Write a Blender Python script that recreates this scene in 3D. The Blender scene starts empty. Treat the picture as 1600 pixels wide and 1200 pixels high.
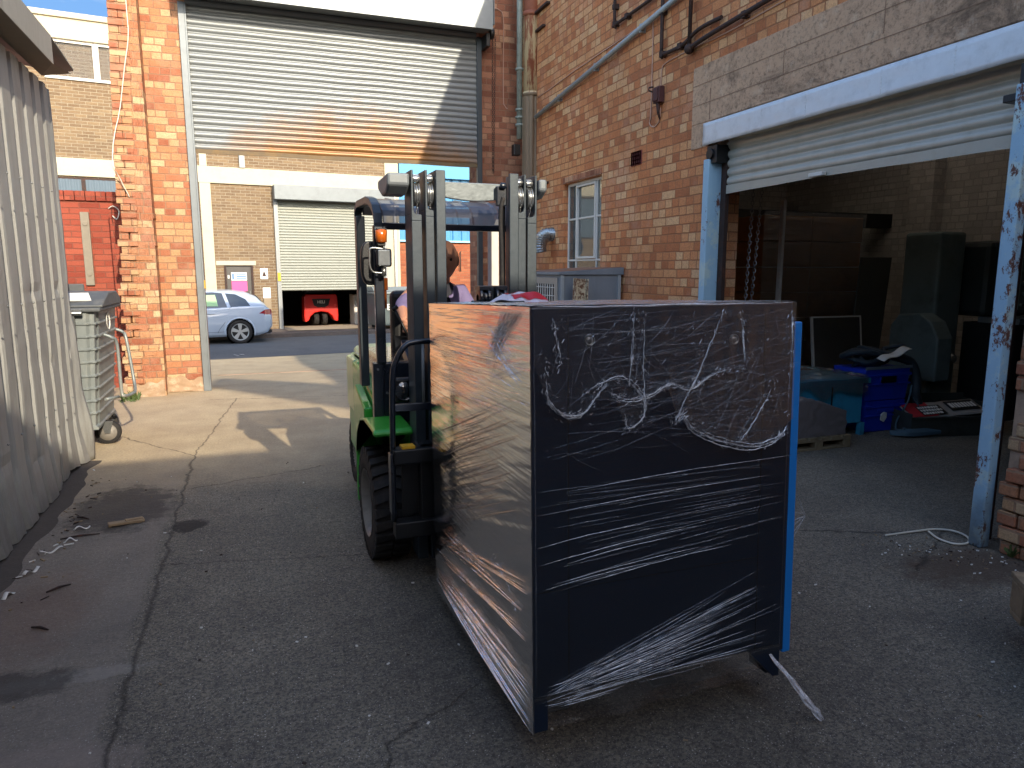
import bpy, bmesh, math, random
from mathutils import Vector, Matrix, noise as mnoise
random.seed(11)
R = math.radians
scene = bpy.context.scene
# ---------------------------------------------------------------- camera, world, sun, exposure
cam_d = bpy.data.cameras.new("camera"); cam = bpy.data.objects.new("camera", cam_d)
scene.collection.objects.link(cam); scene.camera = cam
cam.location = (0, 0, 1.55); cam.rotation_euler = (R(90 - 9.12), 0, R(-20.28))
cam_d.sensor_width = 36; cam_d.lens = 36 * 1109 / 1600; cam_d.clip_start = .05; cam_d.clip_end = 500
SUN = Vector((.41, -2.04, 1.0)).normalized()
EL = math.asin(SUN.z); AZ = math.atan2(SUN.x, SUN.y)
w = bpy.data.worlds.new("World"); scene.world = w; w.use_nodes = True
wt = w.node_tree; wt.nodes.clear()
wo = wt.nodes.new('ShaderNodeOutputWorld'); wb = wt.nodes.new('ShaderNodeBackground'); sk = wt.nodes.new('ShaderNodeTexSky')
sk.sky_type = 'NISHITA'; sk.sun_disc = False; sk.sun_elevation = EL; sk.sun_rotation = AZ
sk.air_density = 1.0; sk.dust_density = 1.4; sk.ozone_density = 1.0
wb.inputs[1].default_value = .15
wt.links.new(sk.outputs[0], wb.inputs[0]); wt.links.new(wb.outputs[0], wo.inputs[0])
sd = bpy.data.lights.new("sun", 'SUN'); sd.energy = 2.0; sd.angle = R(.53); sd.color = (1.0, .88, .70)
so = bpy.data.objects.new("sun", sd); scene.collection.objects.link(so)
so.rotation_euler = (-SUN).to_track_quat('-Z', 'Y').to_euler()
scene.view_settings.view_transform = 'Standard'; scene.view_settings.look = 'None'
scene.view_settings.gamma = 1; scene.view_settings.use_curve_mapping = False
scene.view_settings.exposure = 1.75
scene.render.engine = 'CYCLES'
scene.cycles.max_bounces = 8; scene.cycles.transparent_max_bounces = 16

# ---------------------------------------------------------------- node helpers
def lin(h):
    if not isinstance(h, str): return tuple(h) + ((1,) if len(h) == 3 else ())
    h = h.lstrip('#'); v = [int(h[i:i+2], 16) / 255 for i in (0, 2, 4)]
    return tuple(c / 12.92 if c <= .04045 else ((c + .055) / 1.055) ** 2.4 for c in v) + (1,)
class NT:
    def __init__(s, name):
        s.m = bpy.data.materials.new(name); s.m.use_nodes = True; s.t = s.m.node_tree; s.t.nodes.clear()
        s.out = s.t.nodes.new('ShaderNodeOutputMaterial')
    def n(s, typ, **k):
        x = s.t.nodes.new(typ)
        for a, b in k.items(): setattr(x, a, b)
        return x
    def put(s, sock, v):
        if isinstance(v, bpy.types.NodeSocket): s.t.links.new(v, sock)
        elif v is not None: sock.default_value = v
    def math(s, op, a, b=0.0, c=None, clamp=False):
        x = s.n('ShaderNodeMath', operation=op, use_clamp=clamp); s.put(x.inputs[0], a); s.put(x.inputs[1], b)
        if c is not None: s.put(x.inputs[2], c)
        return x.outputs[0]
    def pos(s):
        if not hasattr(s, '_p'): s._p = s.n('ShaderNodeNewGeometry').outputs['Position']
        return s._p
    def objc(s): return s.n('ShaderNodeTexCoord').outputs['Object']
    def sep(s, v):
        x = s.n('ShaderNodeSeparateXYZ'); s.put(x.inputs[0], v); return x.outputs
    def comb(s, x, y, z=0.0):
        c = s.n('ShaderNodeCombineXYZ'); s.put(c.inputs[0], x); s.put(c.inputs[1], y); s.put(c.inputs[2], z); return c.outputs[0]
    def noise(s, scale, detail=4, rough=.6, vec=None, dist=0.0, col=False):
        x = s.n('ShaderNodeTexNoise'); s.put(x.inputs['Vector'], vec if vec is not None else s.pos())
        x.inputs['Scale'].default_value = scale; x.inputs['Detail'].default_value = detail
        x.inputs['Roughness'].default_value = rough; x.inputs['Distortion'].default_value = dist
        return x.outputs['Color' if col else 'Fac']
    def mul(s, vec, v3):
        x = s.n('ShaderNodeVectorMath', operation='MULTIPLY'); s.put(x.inputs[0], vec); x.inputs[1].default_value = v3; return x.outputs[0]
    def ramp(s, f, stops, interp='LINEAR'):
        x = s.n('ShaderNodeValToRGB'); r = x.color_ramp; r.interpolation = interp
        while len(r.elements) < len(stops): r.elements.new(.5)
        for e, (p, c) in zip(r.elements, stops):
            e.position = p; e.color = lin(c) if not isinstance(c, (int, float)) else (c, c, c, 1)
        s.put(x.inputs[0], f); return x.outputs[0]
    def mix(s, f, a, b, mode='MIX'):
        x = s.n('ShaderNodeMix', data_type='RGBA', blend_type=mode); s.put(x.inputs[0], f)
        s.put(x.inputs[6], lin(a) if isinstance(a, (str, tuple)) else a); s.put(x.inputs[7], lin(b) if isinstance(b, (str, tuple)) else b)
        return x.outputs[2]
    def bump(s, h, strength=.5, dist=.01):
        x = s.n('ShaderNodeBump'); x.inputs['Strength'].default_value = strength; x.inputs['Distance'].default_value = dist
        s.put(x.inputs['Height'], h); return x.outputs[0]
    def bsdf(s, col, rough=.6, metal=0.0, nrm=None, spec=.5, coat=0.0, trans=0.0, coatr=.05):
        x = s.n('ShaderNodeBsdfPrincipled'); s.put(x.inputs['Base Color'], lin(col) if isinstance(col, (str, tuple)) else col)
        s.put(x.inputs['Roughness'], rough); s.put(x.inputs['Metallic'], metal); s.put(x.inputs['Normal'], nrm)
        x.inputs['Specular IOR Level'].default_value = spec; x.inputs['Coat Weight'].default_value = coat; x.inputs['Coat Roughness'].default_value = coatr
        x.inputs['Transmission Weight'].default_value = trans
        return x.outputs[0]
    def done(s, sh): s.t.links.new(sh, s.out.inputs[0]); return s.m

def paint(name, col, rough=.5, metal=0.0, var=.18, scale=6, dirt=None, dirt_amt=.35, bump=.15, bscale=60, spec=.5, coat=0.0, streak=None):
    t = NT(name); n1 = t.noise(scale, 5, .65)
    c = t.mix(t.math('MULTIPLY', n1, 1.0), lin(col), tuple(min(1, v * (1 - var)) for v in lin(col)[:3]) + (1,))
    n2 = t.noise(scale * 3.1, 6, .7)
    if dirt:
        vec = t.mul(t.pos(), (1, 1, .25)) if streak else None
        f = t.ramp(t.noise(scale * .7, 7, .72, vec), [(.5, 0.0), (.72, dirt_amt)])
        c = t.mix(f, c, dirt)
    r = t.math('MULTIPLY_ADD', n2, .25, rough - .12, clamp=True)
    nb = t.bump(t.noise(bscale, 4, .6), bump, .004)
    return t.done(t.bsdf(c, r, metal, nb, spec, coat))

def brick(name, ramp, mortar, h=.083, wh=.1175, every=2, seed=0.0, rough=.9, grime=.35, mw=.005, udir=None, depth=.006, grimecol='#2c241f', eff=0.0):
    t = NT(name); P = t.sep(t.objc() if udir == 'obj' else t.pos())
    wob = t.noise(7, 3, .5); wob2 = t.noise(38, 3, .6)
    d = t.math('MULTIPLY', t.math('SUBTRACT', wob2, .5), .007)
    u = t.math('ADD', t.math('ADD', P[0], P[1]), d); u = t.math('ADD', u, 40.0 + seed)
    z = t.math('ADD', t.math('ADD', P[2], t.math('MULTIPLY', t.math('SUBTRACT', wob, .5), .012)), d); z = t.math('ADD', z, 5.0)
    zr = t.math('DIVIDE', z, h); row = t.math('FLOOR', zr); fz = t.math('SUBTRACT', zr, row)
    wn = t.n('ShaderNodeTexWhiteNoise', noise_dimensions='2D'); t.put(wn.inputs[0], t.comb(row, seed + 3.3))
    isS = t.math('LESS_THAN', t.math('MODULO', row, float(every)), .5) if every > 1 else 1.0
    if every == 1: ww = wh * 2
    else: ww = t.math('MULTIPLY_ADD', isS, wh, wh)
    ur = t.math('ADD', t.math('DIVIDE', u, ww), t.math('MULTIPLY', wn.outputs[0], .9)) if every > 1 else t.math('ADD', t.math('DIVIDE', u, ww), t.math('MULTIPLY', t.math('MODULO', row, 2.0), .5))
    col = t.math('FLOOR', ur); fu = t.math('SUBTRACT', ur, col)
    du = t.math('MULTIPLY', t.math('MINIMUM', fu, t.math('SUBTRACT', 1.0, fu)), ww)
    dz = t.math('MULTIPLY', t.math('MINIMUM', fz, t.math('SUBTRACT', 1.0, fz)), h)
    m = t.math('MINIMUM', du, dz)
    mask = t.n('ShaderNodeMapRange', interpolation_type='SMOOTHSTEP'); t.put(mask.inputs[0], m); mask.inputs[1].default_value = mw * .7; mask.inputs[2].default_value = mw * 1.5
    mask = mask.outputs[0]
    w2 = t.n('ShaderNodeTexWhiteNoise', noise_dimensions='2D'); t.put(w2.inputs[0], t.comb(col, row))
    c = t.ramp(w2.outputs[0], ramp, 'LINEAR')
    # kiss marks and flaking inside each brick
    fl = t.ramp(t.noise(26, 5, .7), [(.45, 0.0), (.62, .45)]); c = t.mix(fl, c, t.mix(.5, c, mortar))
    c = t.mix(t.ramp(t.noise(90, 4, .7), [(.35, .35), (.6, 0.0)]), c, grimecol)
    big = t.ramp(t.noise(.9, 6, .65), [(.42, 0.0), (.7, grime)]); c = t.mix(big, c, grimecol)
    if eff: c = t.mix(t.ramp(t.noise(2.2, 6, .7), [(.5, 0.0), (.7, eff)]), c, '#cdb9a4')
    mc = t.mix(t.noise(20, 4), mortar, tuple(v * .6 for v in lin(mortar)[:3]) + (1,))
    c = t.mix(mask, mc, c)
    hgt = t.math('ADD', t.math('MULTIPLY', mask, .7), t.math('MULTIPLY', t.noise(45, 6, .75), .6))
    hgt = t.math('ADD', hgt, t.math('MULTIPLY', w2.outputs[0], t.math('MULTIPLY', mask, .35)))
    return t.done(t.bsdf(c, rough, 0, t.bump(hgt, .9, depth), .3))

# ---------------------------------------------------------------- mesh helpers
COL = scene.collection
class MB:
    def __init__(s): s.v = []; s.f = []; s.mi = []; s.m = 0; s.sm = []
    def add(s, vs, fs, smooth=False):
        o = len(s.v); s.v += [Vector(v) for v in vs]
        for f in fs: s.f.append([i + o for i in f]); s.mi.append(s.m); s.sm.append(smooth)
        return s
    def box(s, x0, x1, y0, y1, z0, z1, M=None):
        if x0 > x1: x0, x1 = x1, x0
        if y0 > y1: y0, y1 = y1, y0
        if z0 > z1: z0, z1 = z1, z0
        v = [Vector(p) for p in ((x0,y0,z0),(x1,y0,z0),(x1,y1,z0),(x0,y1,z0),(x0,y0,z1),(x1,y0,z1),(x1,y1,z1),(x0,y1,z1))]
        if M: v = [M @ p for p in v]
        return s.add(v, [(3,2,1,0),(4,5,6,7),(0,1,5,4),(1,2,6,5),(2,3,7,6),(3,0,4,7)])
    def obox(s, c, size, rot=(0,0,0)):
        from mathutils import Euler
        M = Matrix.Translation(c) @ Euler(rot).to_matrix().to_4x4(); a, b, d = [k / 2 for k in size]
        return s.box(-a, a, -b, b, -d, d, M)
    def prism(s, pts, ax, a, b, M=None):
        # pts 2-D polygon in the plane perpendicular to axis ax
        n = len(pts)
        def P(p, t): return {0: (t, p[0], p[1]), 1: (p[0], t, p[1]), 2: (p[0], p[1], t)}[ax]
        v = [Vector(P(p, a)) for p in pts] + [Vector(P(p, b)) for p in pts]
        if M: v = [M @ q for q in v]
        fs = [tuple(range(n))[::-1], tuple(range(n, 2*n))] + [(i, (i+1) % n, (i+1) % n + n, i + n) for i in range(n)]
        return s.add(v, fs)
    def tube(s, pts, r, seg=10, cap=True, smooth=True):
        pts = [Vector(p) for p in pts]; rs = r if isinstance(r, (list, tuple)) else [r] * len(pts)
        vs = []; prev = None
        for i, p in enumerate(pts):
            t = (pts[min(i+1, len(pts)-1)] - pts[max(i-1, 0)]).normalized()
            if prev is None: a = t.orthogonal().normalized()
            else:
                a = prev - t * prev.dot(t)
                a = a.normalized() if a.length > 1e-6 else t.orthogonal().normalized()
            prev = a; b = t.cross(a)
            for k in range(seg):
                q = 2 * math.pi * k / seg; vs.append(p + (a * math.cos(q) + b * math.sin(q)) * rs[i])
        fs = []
        for i in range(len(pts) - 1):
            for k in range(seg):
                k2 = (k + 1) % seg; fs.append((i*seg+k, i*seg+k2, (i+1)*seg+k2, (i+1)*seg+k))
        s.add(vs, fs, smooth)
        if cap:
            o = len(s.v) - len(vs); 
            s.f.append([o + k for k in range(seg)][::-1]); s.mi.append(s.m); s.sm.append(False)
            s.f.append([o + (len(pts)-1)*seg + k for k in range(seg)]); s.mi.append(s.m); s.sm.append(False)
        return s
    def cyl(s, a, b, r, seg=20, r2=None): return s.tube([a, b], [r, r if r2 is None else r2], seg)
    def lathe(s, prof, c, ax=0, seg=36, smooth=True):
        # prof: (axial, radius)
        vs = []; n = len(prof); c = Vector(c)
        for k in range(seg):
            q = 2 * math.pi * k / seg; cs, sn = math.cos(q), math.sin(q)
            for (h, r) in prof:
                vs.append(c + Vector({0: (h, r*cs, r*sn), 1: (r*cs, h, r*sn), 2: (r*cs, r*sn, h)}[ax]))
        fs = []
        for k in range(seg):
            k2 = (k + 1) % seg
            for i in range(n - 1): fs.append((k*n+i, k*n+i+1, k2*n+i+1, k2*n+i))
        return s.add(vs, fs, smooth)
    def grid(s, nu, nv, fn, smooth=True):
        vs = [fn(i / nu, j / nv) for j in range(nv + 1) for i in range(nu + 1)]
        fs = [(j*(nu+1)+i, j*(nu+1)+i+1, (j+1)*(nu+1)+i+1, (j+1)*(nu+1)+i) for j in range(nv) for i in range(nu)]
        return s.add(vs, fs, smooth)
    def sphere(s, c, r, nu=16, nv=10):
        if not isinstance(r, (tuple, list)): r = (r, r, r)
        return s.grid(nu, nv, lambda a, b: (c[0] + r[0]*math.cos(a*2*math.pi)*math.sin(b*math.pi), c[1] + r[1]*math.sin(a*2*math.pi)*math.sin(b*math.pi), c[2] + r[2]*math.cos(b*math.pi)))
    def text(s, body, size, M, depth=.002, bold=0.0):
        cu = bpy.data.curves.new('t', 'FONT'); cu.body = body; cu.size = size; cu.extrude = depth; cu.align_x = 'CENTER'; cu.align_y = 'CENTER'; cu.offset = bold
        o = bpy.data.objects.new('t', cu); COL.objects.link(o); bpy.context.view_layer.update()
        me = bpy.data.meshes.new_from_object(o.evaluated_get(bpy.context.evaluated_depsgraph_get()))
        s.add([M @ v.co for v in me.vertices], [tuple(p.vertices) for p in me.polygons])
        bpy.data.objects.remove(o); bpy.data.curves.remove(cu); bpy.data.meshes.remove(me)
        return s
    def build(s, name, mats, parent=None, bevel=0.0, label=None, local=False, sol=0.0, weld=False, seg=2, recalc=True, each=False):
        if each:
            par = list(range(len(s.v)))
            def find(i):
                while par[i] != i: par[i] = par[par[i]]; i = par[i]
                return i
            for f in s.f:
                for q in f[1:]: par[find(q)] = find(f[0])
            comps = {}
            for f, mi, sm in zip(s.f, s.mi, s.sm): comps.setdefault(find(f[0]), []).append((f, mi, sm))
            out = []
            for fl_ in comps.values():
                t = MB(); idx = {}
                for f, mi, sm in fl_:
                    for q in f:
                        if q not in idx: idx[q] = len(t.v); t.v.append(s.v[q])
                    t.f.append([idx[q] for q in f]); t.mi.append(mi); t.sm.append(sm)
                out.append(t.build(name, mats, parent, bevel, label, local, sol, weld, seg, recalc))
            return out[0]
        me = bpy.data.meshes.new(name); org = Vector((0, 0, 0))
        if parent is None:
            xs = [v.x for v in s.v]; ys = [v.y for v in s.v]; zs = [v.z for v in s.v]
            org = Vector(((min(xs)+max(xs))/2, (min(ys)+max(ys))/2, min(zs)))
        elif not local:
            p = parent
            while p.parent: p = p.parent
            org = p.location.copy(); assert all(abs(a) < 1e-6 for a in p.rotation_euler) or local, name
        me.from_pydata([v - org for v in s.v], [], s.f)
        if not isinstance(mats, (list, tuple)): mats = [mats]
        for m in mats: me.materials.append(m)
        for p, mi, sm in zip(me.polygons, s.mi, s.sm): p.material_index = mi; p.use_smooth = sm
        if recalc:
            bm = bmesh.new(); bm.from_mesh(me)
            if weld: bmesh.ops.remove_doubles(bm, verts=bm.verts, dist=1e-5)
            bmesh.ops.recalc_face_normals(bm, faces=bm.faces); bm.to_mesh(me); bm.free()
        o = bpy.data.objects.new(name, me); COL.objects.link(o)
        if parent is None: o.location = org
        else: o.parent = parent
        if sol: m = o.modifiers.new('thick', 'SOLIDIFY'); m.thickness = sol; m.offset = 0
        if bevel: m = o.modifiers.new('bevel', 'BEVEL'); m.width = bevel; m.segments = seg; m.limit_method = 'ANGLE'; m.angle_limit = R(40)
        if label: o['label'] = label
        return o
def thing(name, label, cat, loc=(0,0,0), rz=0.0, group=None, rx=0.0):
    o = bpy.data.objects.new(name, None); COL.objects.link(o); o.location = loc; o.rotation_euler = (rx, 0, rz)
    o.empty_display_size = .2; o['label'] = label; o['category'] = cat
    if group: o['group'] = group
    return o
def tag(o, label, cat, group=None, kind=None):
    o['label'] = label; o['category'] = cat
    if group: o['group'] = group
    if kind: o['kind'] = kind
    return o
def struct(o): o['kind'] = 'structure'; return o
def smoothpath(pts, n=8):
    pts = [Vector(p) for p in pts]; out = []
    for i in range(len(pts) - 1):
        p0 = pts[max(i-1, 0)]; p1 = pts[i]; p2 = pts[i+1]; p3 = pts[min(i+2, len(pts)-1)]
        for k in range(n):
            t = k / n; out.append(.5 * ((2*p1) + (p2-p0)*t + (2*p0-5*p1+4*p2-p3)*t*t + (3*p1-p0-3*p2+p3)*t**3))
    out.append(pts[-1]); return out
def fn(x, y=0, z=0): return mnoise.noise(Vector((x, y, z)))
def rnd(a, b): return random.uniform(a, b)

# ---------------------------------------------------------------- materials
WARM = [(0, '#8f4a30'), (.3, '#b5653f'), (.55, '#c67c4f'), (.8, '#cf9565'), (1, '#d9b184')]
M = {}
M['brick_yard'] = brick('brick_yard', [(0, '#b06c46'), (.25, '#ca8052'), (.5, '#d48f5e'), (.75, '#db9f6c'), (1, '#e3b585')], '#ab7552', every=3, grime=.2, eff=.25)
M['brick_pier'] = brick('brick_pier', [(0, '#95573e'), (.2, '#a8694b'), (.5, '#b27b56'), (.75, '#bc9067'), (1, '#c9ab84')], '#a07d62', every=2, seed=3.7, grime=.12, eff=.15)
M['brick_shade'] = brick('brick_shade', [(0, '#8a5540'), (.4, '#a56b50'), (.7, '#bb8163'), (1, '#cc9f7c')], '#9a725a', every=3, seed=1.9, grime=.5)
M['brick_red'] = brick('brick_red', [(0, '#873a2a'), (.5, '#9a4936'), (1, '#a65640')], '#875040', every=1, seed=2.1, h=.075, grime=.2)
M['brick_far'] = brick('brick_far', [(0, '#6b5640'), (.5, '#766048'), (1, '#846e52')], '#9c907a', every=1, h=.085, wh=.14, grime=.08, udir='obj', mw=.0065)
M['brick_far_red'] = brick('brick_far_red', [(0, '#8c4c33'), (.5, '#9c5639'), (1, '#a56544')], '#8c6850', every=1, h=.085, wh=.14, grime=.1, mw=.005, udir='obj')
M['brick_white'] = brick('brick_white', [(0, '#c9c6c0'), (.5, '#dad6ce'), (1, '#e4e0d8')], '#c4c0b8', every=3, grime=.3, seed=8.1, grimecol='#6d665e')
M['concrete_lintel'] = paint('concrete_lintel', '#bd9b80', .92, var=.35, scale=2.6, dirt='#40362f', dirt_amt=.7, bump=.9, bscale=70)
M['render_white'] = paint('render_white', '#b5ad96', .85, var=.1, scale=4, dirt='#9d9278', dirt_amt=.35, bump=.2)
M['galv'] = paint('galv', '#8f918f', .48, .35, var=.2, scale=8, dirt='#7d7f7d', dirt_amt=.5, bump=.1)
M['galv_dark'] = paint('galv_dark', '#787e80', .5, .3, var=.25, scale=5, dirt='#5e6061', dirt_amt=.5, bump=.1)
M['flash_sheet'] = paint('flash_sheet', '#d3d8db', .42, .2, var=.15, scale=12, dirt='#9a9ea0', dirt_amt=.4, bump=.4, bscale=16)
M['alu_sheet'] = paint('alu_sheet', '#858b8c', .42, .35, var=.15, scale=12, dirt='#8c9092', dirt_amt=.4, bump=.4, bscale=16)
M['navy'] = paint('navy_metal', '#151c26', .3, .0, var=.25, scale=3, dirt='#2c3036', dirt_amt=.2, bump=.06, coat=.3)
M['navy_box'] = paint('navy_panel', '#0a1d33', .32, .0, var=.2, scale=2, bump=.03, coat=.25)
M['mast'] = paint('mast_steel', '#3b444a', .42, .3, var=.3, scale=7, dirt='#5d625f', dirt_amt=.35, bump=.2, bscale=30, streak=True)
M['black'] = paint('black_plastic', '#0e0f10', .45, var=.3, scale=9, dirt='#332f2a', dirt_amt=.25)
M['rubber'] = paint('rubber', '#1d1b1a', .8, var=.3, scale=14, dirt='#4b423a', dirt_amt=.45, bump=.4, bscale=90)
M['steel'] = paint('steel', '#9b9d9c', .3, .85, var=.25, scale=20, dirt='#3f3a34', dirt_amt=.5)
M['rim'] = paint('rim_grey', '#8d8880', .5, .3, var=.25, scale=14, dirt='#4e453a', dirt_amt=.6)
M['green'] = paint('green_paint', '#38a234', .35, 0, var=.15, scale=5, dirt='#3d4a2a', dirt_amt=.3, bump=.05, coat=.4)
M['green_pale'] = paint('green_pale', '#b6c98a', .4, 0, var=.1, scale=5, bump=.05, coat=.3)
M['red_paint'] = paint('red_paint', '#d2241a', .35, 0, var=.15, scale=5, coat=.4, bump=.03)
M['blue_trim'] = paint('blue_trim', '#0f78c8', .35, 0, var=.08, scale=5, coat=.3, bump=.03)
M['teal'] = paint('teal_paint', '#3596b8', .5, 0, var=.2, scale=5, dirt='#2b3b3f', dirt_amt=.5)
M['blue_crate'] = paint('blue_crate', '#1638b8', .45, 0, var=.15, scale=5, dirt='#10205a', dirt_amt=.4)
M['white'] = paint('white_paint', '#cfccc4', .6, 0, var=.08, scale=8, dirt='#9b968a', dirt_amt=.3)
M['paper'] = paint('paper', '#d9d6cf', .8, 0, var=.06, scale=20)
M['pink'] = paint('pink_sign', '#cf4d86', .5, var=.1)
M['yellow'] = paint('yellow_label', '#e0a81c', .5, var=.2, scale=30, dirt='#5e4a1a')
M['orange_lens'] = paint('amber_lens', '#c2611a', .2, var=.2, scale=30, coat=.8)
M['red_lens'] = paint('red_lens', '#8d1023', .2, var=.2, scale=9, coat=.8)
M['lens'] = paint('lens_glass', '#aab0b2', .12, .5, var=.5, scale=40, coat=1.0)
M['car'] = paint('car_paint', '#a7b2bf', .32, .15, var=.04, scale=2, bump=.0, coat=.8)
M['cardboard'] = paint('cardboard', '#b07a46', .75, var=.3, scale=5, dirt='#3b2a1c', dirt_amt=.5)
M['bark_wood'] = paint('pale_wood', '#9a8468', .85, var=.35, scale=14, dirt='#4a3c2c', dirt_amt=.7, bump=.6)
M['grey_cab'] = paint('grey_cabinet', '#6c7781', .55, .1, var=.12, scale=4, dirt='#8d9499', dirt_amt=.3, streak=True)
M['bin_grey'] = paint('bin_grey', '#868d8c', .5, .35, var=.2, scale=9, dirt='#b3b1a5', dirt_amt=.5, streak=True)
M['bin_lid'] = paint('bin_lid', '#54585a', .6, .0, var=.2, scale=9, dirt='#7c7a72', dirt_amt=.5)
M['veolia_grey'] = paint('dark_bin', '#56605f', .5, .1, var=.15, scale=9)
M['machine_grey'] = paint('machine_grey', '#6c7a78', .5, .1, var=.2, scale=4, dirt='#2b2f2e', dirt_amt=.5)
M['dark_iron'] = paint('dark_iron', '#3a2b26', .75, .2, var=.4, scale=20, dirt='#6b3a22', dirt_amt=.5, bump=.5)
M['conduit'] = paint('conduit_grey', '#9aa3a6', .5, .2, var=.2, scale=20, dirt='#6e6a62', dirt_amt=.4)
M['cable'] = paint('cable_pink', '#c19a85', .7, var=.2, scale=20)
M['cable_white'] = paint('cable_white', '#cfc9b8', .6, var=.15, scale=20)
M['cast_green'] = paint('pipe_green', '#8d968d', .6, .1, var=.3, scale=12, dirt='#3f3a30', dirt_amt=.6)
M['skin'] = paint('skin', '#c48d70', .55, var=.12, scale=14, bump=.1)
M['hair'] = paint('hair', '#3a2f28', .8, var=.4, scale=60)
M['shirt'] = paint('shirt_lilac', '#776c93', .85, var=.12, scale=18, bump=.3)
M['vest'] = paint('vest_navy', '#14162a', .9, var=.2, scale=18, bump=.3)
M['trouser'] = paint('trousers', '#1d2026', .9, var=.2, scale=18)
M['leaf'] = paint('leaf', '#4d5f2e', .7, var=.4, scale=30)
M['cloth_red'] = paint('bag_red', '#b51a2c', .5, var=.12, scale=20)
M['cloth_white'] = paint('bag_white', '#c6c0cb', .5, var=.1, scale=20)
M['strap'] = paint('blue_strap', '#49606c', .8, var=.25, scale=20)
M['newsprint'] = paint('newsprint', '#9c9690', .8, var=.2, scale=30)

def m_bluepost():
    t = NT('blue_flaking_paint')
    c = t.mix(t.noise(5, 5), '#84a9c2', '#9cbdcd')
    c = t.mix(t.ramp(t.noise(3.2, 7, .75), [(.52, 0.0), (.6, .8)]), c, '#b4c6c0')
    c = t.mix(t.ramp(t.math('ADD', t.noise(12, 8, .8, t.mul(t.pos(), (1, 1, .6))), t.math('MULTIPLY', t.math('SUBTRACT', t.noise(1.6, 4), .5), .35)), [(.575, 0.0), (.6, 1.0)]), c, '#5b3527')
    P = t.sep(t.pos())
    f = t.ramp(t.math('ADD', P[2], t.math('MULTIPLY', t.noise(6, 5), .5)), [(.3, 1.0), (.62, 0.0)])
    c = t.mix(t.math('MULTIPLY', f, .75), c, '#3a3936')
    return t.done(t.bsdf(c, .6, 0, t.bump(t.noise(14, 8, .8), .5, .006)))
M['bluepost'] = m_bluepost()
def m_downpipe():
    t = NT('downpipe_paint'); P = t.sep(t.pos())
    rust = t.mix(t.noise(14, 7, .75), '#6a3726', '#9a5c40')
    cream = t.mix(t.ramp(t.noise(9, 7, .7, t.mul(t.pos(), (2.5, 2.5, .35))), [(.47, 0.0), (.56, 1.0)]), '#bba884', rust)
    low = t.mix(t.noise(8, 5, .6, t.mul(t.pos(), (3, 3, .3))), '#5c4b3b', '#7b6a52')
    n = t.math('MULTIPLY', t.noise(11, 4), .1)
    zz = t.math('ADD', P[2], n)
    c = t.mix(t.math('GREATER_THAN', zz, 4.98), cream, rust)
    c = t.mix(t.math('LESS_THAN', P[2], 3.94), c, low)
    return t.done(t.bsdf(c, .6, 0, t.bump(t.noise(20, 7, .8), .5, .004)))
M['downpipe'] = m_downpipe()
def m_shutter():
    t = NT('shutter_slats_stained'); P = t.sep(t.pos())
    c = t.mix(t.noise(4, 6, .6, t.mul(t.pos(), (.4, 1, 6))), '#7c8080', '#646868')
    # rust and mud stain over the lowest slats: its own shape, in the place
    dx = t.math('SUBTRACT', P[0], 1.55); q = t.math('MULTIPLY', t.math('MULTIPLY', dx, dx), .18)
    hgt = t.math('SUBTRACT', 3.78, q)
    n = t.math('MULTIPLY', t.math('SUBTRACT', t.noise(3.0, 6, .65), .5), .55)
    f = t.math('DIVIDE', t.math('SUBTRACT', hgt, t.math('ADD', P[2], n)), .55, clamp=True)
    c = t.mix(t.math('MULTIPLY', f, .95), c, t.mix(t.noise(6, 4), '#8a5a1e', '#64492a'))
    return t.done(t.bsdf(c, .42, .3, t.bump(t.noise(30, 4), .12, .004)))
M['shutter'] = m_shutter()
def m_shed():
    t = NT('shed_cladding'); P = t.sep(t.pos())
    c = t.mix(t.noise(3, 6, .6, t.mul(t.pos(), (1, 2, .3))), '#aaaaa4', '#949490')
    f = t.ramp(t.noise(5, 7, .75, t.mul(t.pos(), (1, 2.5, .25))), [(.5, 0.0), (.75, .5)]); c = t.mix(f, c, '#6f6b60')
    f2 = t.ramp(t.math('ADD', P[2], t.math('MULTIPLY', t.noise(5, 5), .5)), [(.25, .55), (.6, 0.0)]); c = t.mix(f2, c, '#5b544a')
    return t.done(t.bsdf(c, .5, .15, t.bump(t.noise(5, 6, .7), .5, .02)))
M['shed'] = m_shed()
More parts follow.
